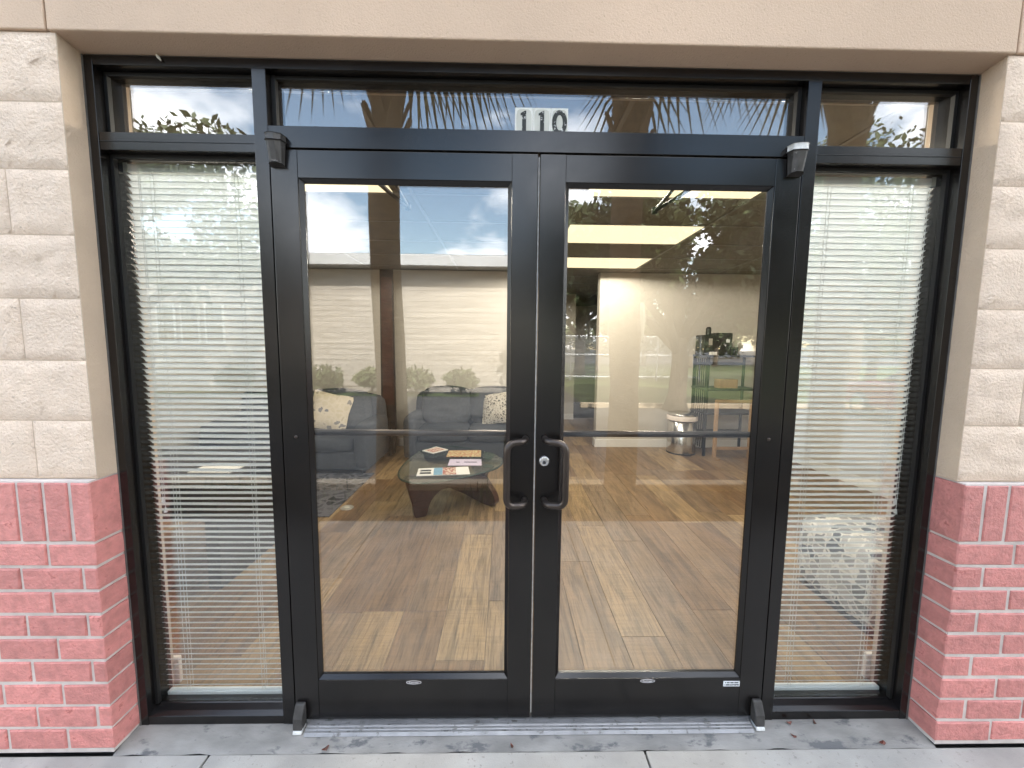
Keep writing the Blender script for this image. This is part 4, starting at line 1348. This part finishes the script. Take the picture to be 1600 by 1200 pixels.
def palm(x, y, label, seed, hgt):
    g_ = np.random.default_rng(seed)
    t = thing('palm_tree', label, 'tree', (x, y, 0.0), 'palms in the planting bed')
    n_ = 14
    path = [(x + 0.02 * math.sin(k * 0.7), y, hgt * k / (n_ - 1)) for k in range(n_)]
    rad = [0.155 - 0.022 * min(1, k / 4) + g_.normal(0, 0.004) for k in range(n_)]
    MB().tube(path, rad, 16).build('trunk', 'palm_bark', t, smooth=True)
    for k in range(46):                       # old leaf bases round the top of the trunk
        a = k * 2.4
        z = hgt - 1.75 + 1.85 * k / 46
        r_ = 0.125
        c, s_ = math.cos(a), math.sin(a)
        b0 = Vector((x + r_ * c, y + r_ * s_, z))
        out = Vector((c, s_, 0)); tg = Vector((-s_, c, 0))
        v = [b0 - tg * 0.06, b0 + tg * 0.06, b0 + tg * 0.02 + out * 0.10 + Vector((0, 0, 0.26)), b0 - tg * 0.02 + out * 0.10 + Vector((0, 0, 0.26))]
        v2 = [q - out * 0.03 for q in v]
        MB().add(v + v2, [(0, 1, 2, 3), (7, 6, 5, 4), (0, 4, 5, 1), (1, 5, 6, 2), (2, 6, 7, 3), (3, 7, 4, 0)]).build('boot', 'palm_boot', t)
    for k in range(15):
        a = k * 2.399 + g_.normal(0, 0.1)
        el = R(g_.uniform(-48, 62))
        out = Vector((math.cos(a), math.sin(a), 0))
        st = Vector((x, y, hgt + 0.05)) + out * 0.1
        L = g_.uniform(0.55, 0.8)
        d = (out * math.cos(el) + Vector((0, 0, 1)) * math.sin(el)).normalized()
        hub = st + d * L + Vector((0, 0, -0.12))
        mb = MB()
        mb.tube([st, st + d * L * 0.5, hub], [0.018, 0.012, 0.008], 5)
        side = d.cross(Vector((0, 0, 1))).normalized()
        nb = 22
        for q in range(nb):
            f_ = (q / (nb - 1) * 2 - 1)
            an = f_ * R(105)
            dd = (d * math.cos(an) + side * math.sin(an)).normalized()
            ll = 0.85 * (1 - 0.35 * abs(f_))
            tip = hub + dd * ll + Vector((0, 0, -0.45 * ll - 0.12 * g_.random()))
            midp = hub + dd * ll * 0.55 + Vector((0, 0, -0.05))
            pw = dd.cross(Vector((0, 0, 1)))
            pw = (pw.normalized() if pw.length > 1e-4 else side) * 0.019
            lift = Vector((0, 0, 0.008))
            mb.add([hub, midp + pw, tip, midp - pw, midp + lift], [(0, 1, 4), (1, 2, 4), (2, 3, 4), (3, 0, 4)])
        mb.build('frond', 'frond', t)
    return t


palm(-1.18, -2.15, 'palm whose trunk is mirrored in the table door', 1, 5.0)
palm(0.99, -2.15, 'palm whose trunk is mirrored in the lock door over the pale wall', 2, 4.95)
palm(2.98, -2.15, 'palm whose trunk is mirrored beside the small transom over the pouf', 3, 5.1)

# distant wood, added to cover the bright cloud low on the horizon
g_ = np.random.default_rng(21)
cs_, rs_ = [], []
for k in range(150):
    x = -110 + 260 * k / 150 + g_.normal(0, 1.0)
    for q in range(2):
        cs_.append((x + g_.normal(0, 1), -75 + g_.normal(0, 3), g_.uniform(1.0, 6.0))); rs_.append(g_.uniform(1.8, 3.2))
tag(link('distant_wood', leaf_cloud(cs_, rs_, 26000, 0.55, 21), 'far_leaf'), 'low dark wood added along the horizon beyond the lawn to cover bright cloud', 'wood', kind='stuff')

# low grass tufts in the bed
g_ = np.random.default_rng(9)
tv, tf = [], []
for k in range(1500):
    x, y = g_.uniform(-6, 6), g_.uniform(-2.42, -1.95)
    if g_.random() > 0.5 + 0.5 * math.sin(x * 2.3 + 1):
        continue
    a = g_.uniform(0, 6.28); h = g_.uniform(0.10, 0.26); w = 0.008
    dx, dy = math.cos(a), math.sin(a)
    i = len(tv)
    tv += [(x - dy * w, y + dx * w, 0.0), (x + dy * w, y - dx * w, 0.0), (x + dx * h * 0.5, y + dy * h * 0.5, h)]
    tf.append((i, i + 1, i + 2))
tag(MB().add(tv, tf).build('ground_cover', 'frond'), 'short strappy ground cover in the planting bed', 'ground cover', kind='stuff')

# pale building across the car park
bd = thing('pale_building', 'long pale building with white fascia mirrored in the table door', 'building', (-7, -15, -0.13))
bx0, bx1, by = -15.0, 0.35, -12.5
MB().box(bx0, bx1, by - 6, by - 0.03, -0.13, 4.2).build('wall', 'siding', bd)
hb = 0.19
bm_ = MB().prism([(by - 0.03, 0.0), (by + 0.002, 0.0), (by - 0.008, hb), (by - 0.03, hb)], 0.0, bx1 - bx0, 'x').mesh('siding_board')
for k in range(21):
    link('siding_board', bm_, 'siding', bd, (bx0, 0, 0.08 + hb * k))
MB().box(bx0 - 0.4, bx1 + 0.4, by - 6.4, by + 0.55, 4.24, 4.62).build('fascia', 'fascia', bd, bevel=0.02)
rf = MB().prism([(by - 6.4, 4.622), (by + 0.55, 4.622), (by - 2.9, 4.95)], bx0 - 0.4, bx1 + 0.4, 'x').build('roof', 'roof', bd)
for xw in (-12.1, -11.25, -10.4):
    w_ = MB().box(xw - 0.34, xw + 0.34, by + 0.0225, by + 0.06, 1.55, 2.95).build('window', 'fascia', bd)
    for (a, b_) in ((1.62, 2.22), (2.28, 2.88)):
        MB().box(xw - 0.27, xw + 0.27, by + 0.0605, by + 0.066, a, b_).build('pane', 'far_glass', w_)

for k, (x, r_) in enumerate(((-9.2, 0.55), (-7.6, 0.5), (-6.2, 0.62), (-4.6, 0.5), (-3.1, 0.58), (-1.6, 0.52))):
    nm = ['first', 'second', 'third', 'fourth', 'fifth', 'sixth'][k]
    sh = thing('shrub', nm + ' clipped shrub along the pale building, counted from the blind end', 'shrub', (x, -11.6, -0.12), 'shrubs along the pale building')
    link('foliage', leaf_cloud([(x, -11.6, 0.45), (x + 0.25, -11.5, 0.35), (x - 0.25, -11.6, 0.4)], [r_, r_ * 0.7, r_ * 0.7], 700, 0.1, 60 + k), 'far_leaf', sh)
    MB().tube([(x, -11.6, -0.13), (x, -11.6, 0.4)], 0.04, 6).build('stem', 'bark', sh)

# chain link fence and pole
fe = thing('chain_link_fence', 'chain link fence mirrored between the meeting stile and the pale wall', 'fence', (5, -18, -0.12))
for x in (1.0, 3.2, 5.4, 7.6, 9.8):
    MB().tube([(x, -18, -0.12), (x, -18, 2.2)], 0.035, 8).build('post', 'galv', fe)
for z in (0.1, 1.2, 2.12):
    MB().tube([(1.0, -18, z), (9.8, -18, z)], 0.022, 6).build('rail', 'galv', fe)
wm = MB()
for k in range(150):
    x = 1.0 + 8.8 * k / 150
    for s in (-1, 1):
        a = (x, -18 + 0.02 * s, 0.0); b_ = (x + s * 2.0, -18 + 0.02 * s, 2.1)
        if not (1.0 <= b_[0] <= 9.8):
            continue
        wm.tube([a, b_], 0.006, 3, caps=False)
tag(wm.build('wire_mesh', 'galv', fe), kind='stuff')
up_ = thing('utility_pole', 'brown wooden utility pole carrying the power lines beyond the fence', 'pole', (5.4, -24, -0.12))
MB().tube([(6.5, -26, -0.12), (6.5, -26, 8.5)], [0.16, 0.12], 10).build('shaft', 'pole_wood', up_)
MB().box(5.5, 7.5, -26.06, -25.94, 7.6, 7.75).build('cross_arm', 'pole_wood', up_)
for k, z in enumerate((7.8, 6.9)):
    MB().tube([(-60, -26, z + 1.2), (-25, -26, z + 0.1), (6.5, -26, z), (40, -26, z - 0.2), (90, -26, z + 1.0)], 0.018, 5).build('power_line', 'black_plastic', up_)

# red parked car, nose towards the shop
car = thing('parked_car', 'red parked car mirrored in the blind over the pouf', 'car', (0, 0, 0))
prof = [(-2.15, 0.30), (-2.22, 0.55), (-2.10, 0.80), (-1.0, 0.93), (1.75, 0.96), (2.12, 0.90), (2.20, 0.60), (2.15, 0.30)]
MB().prism([(p[0], p[1]) for p in prof][::-1], -0.88, 0.88, 'x').build('body', 'car_red', car, bevel=0.07, seg=4)
cab = [(-0.95, 0.90), (-0.25, 1.38), (1.05, 1.40), (1.80, 0.93)]
def cabin(w0, w1, grow, nm, mm, par):
    vs_ = []
    for s in (-1, 1):
        for (y, z) in cab:
            w = w0 if z < 1.0 else w1
            vs_.append((s * (w + grow), y, z))
    return MB().add(vs_, [(0, 1, 2, 3), (7, 6, 5, 4), (1, 0, 4, 5), (2, 1, 5, 6), (3, 2, 6, 7), (0, 3, 7, 4)]).build(nm, mm, par, bevel=0.04, seg=3)
cabin(0.80, 0.62, 0, 'glasshouse', 'car_glass', car)
MB().prism([(-0.28, 1.372), (1.08, 1.392), (1.0, 1.43), (-0.15, 1.415)], -0.60, 0.60, 'x').build('roof', 'car_red', car, bevel=0.015)
for s in (-1, 1):
    MB().tube(arc_path([(s * 0.83, -0.80, 0.955), (s * 0.655, -0.22, 1.36), (s * 0.65, 1.0, 1.385), (s * 0.82, 1.62, 0.985), (s * 0.83, -0.80, 0.955)], 0.08, 4), 0.013, 6).build('window_trim', 'chrome', car, smooth=True)
    MB().tube([(s * 0.77, -2.19, 0.66), (s * 0.5, -2.24, 0.66)], 0.075, 10).build('headlight', 'chrome', car, smooth=True)
    for y in (-1.35, 1.35):
        wv = MB().lathe([(0.001, -0.1), (0.2, -0.1), (0.31, -0.09), (0.325, -0.06), (0.325, 0.06), (0.31, 0.09), (0.2, 0.1), (0.001, 0.1)], (0, 0, 0), 28)
        wv.v = [(s * 0.80 + p[2], y + p[0], 0.325 + p[1]) for p in wv.v]
        w_ = wv.build('wheel', 'tyre', car, smooth=True)
        hv = MB().lathe([(0.001, 0), (0.2, 0), (0.19, 0.015), (0.001, 0.02)], (0, 0, 0), 24)
        hv.v = [(s * 0.905 + s * p[2], y + p[0], 0.325 + p[1]) for p in hv.v]
        hv.build('hub', 'chrome', w_)
turned(car, (9.4, -6.4, -0.13), R(8))

# ================================================================== SMALL THINGS ON THE SILL
for k, (x, y, s, lab) in enumerate(((1.021, -0.014, 0.011, 'reddish dead leaf on the sill just past the bottom pivot'), (1.123, -0.014, 0.009, 'dark dead leaf on the sill under the pouf blind'),
                                    (1.006, -0.060, 0.010, 'brown dead leaf lying at the sill edge below the phone sticker'), (-0.759, -0.090, 0.013, 'rust brown dead leaf at the sill edge under the table door'),
                                    (-0.075, -0.088, 0.009, 'tiny brown leaf at the sill edge below the meeting stiles'), (1.323, -0.088, 0.013, 'curled brown leaf in the corner by the right brick pier'))):
    a = k * 1.3
    vs_ = []
    for q in range(8):
        an = 2 * math.pi * q / 8
        r_ = s * (1 + 0.25 * math.sin(3 * an + k))
        px, py = r_ * math.cos(an), r_ * 0.55 * math.sin(an)
        vs_.append((x + px * math.cos(a) - py * math.sin(a), y + px * math.sin(a) + py * math.cos(a), 0.0345 + 0.003 * math.cos(2 * an) + (0 if y > -0.05 else -0.007)))
    vt = [(p[0], p[1], p[2] + 0.0008) for p in vs_]
    o = MB().add(vs_ + vt, [tuple(range(8))[::-1], tuple(range(8, 16))] + [(q, (q + 1) % 8, 8 + (q + 1) % 8, 8 + q) for q in range(8)]).build('dead_leaf', 'dead_leaf')
    tag(o, lab, 'leaf', 'dead leaves on the sill')

ic = MB().tube([(-1.262, -0.006, 2.4415), (-1.256, -0.008, 2.434), (-1.249, -0.006, 2.424)], [0.0035, 0.0048, 0.002], 8).build('insect_case', 'bracket')
tag(ic, 'small pale insect case hanging under the lintel above the table side transom', 'insect case')
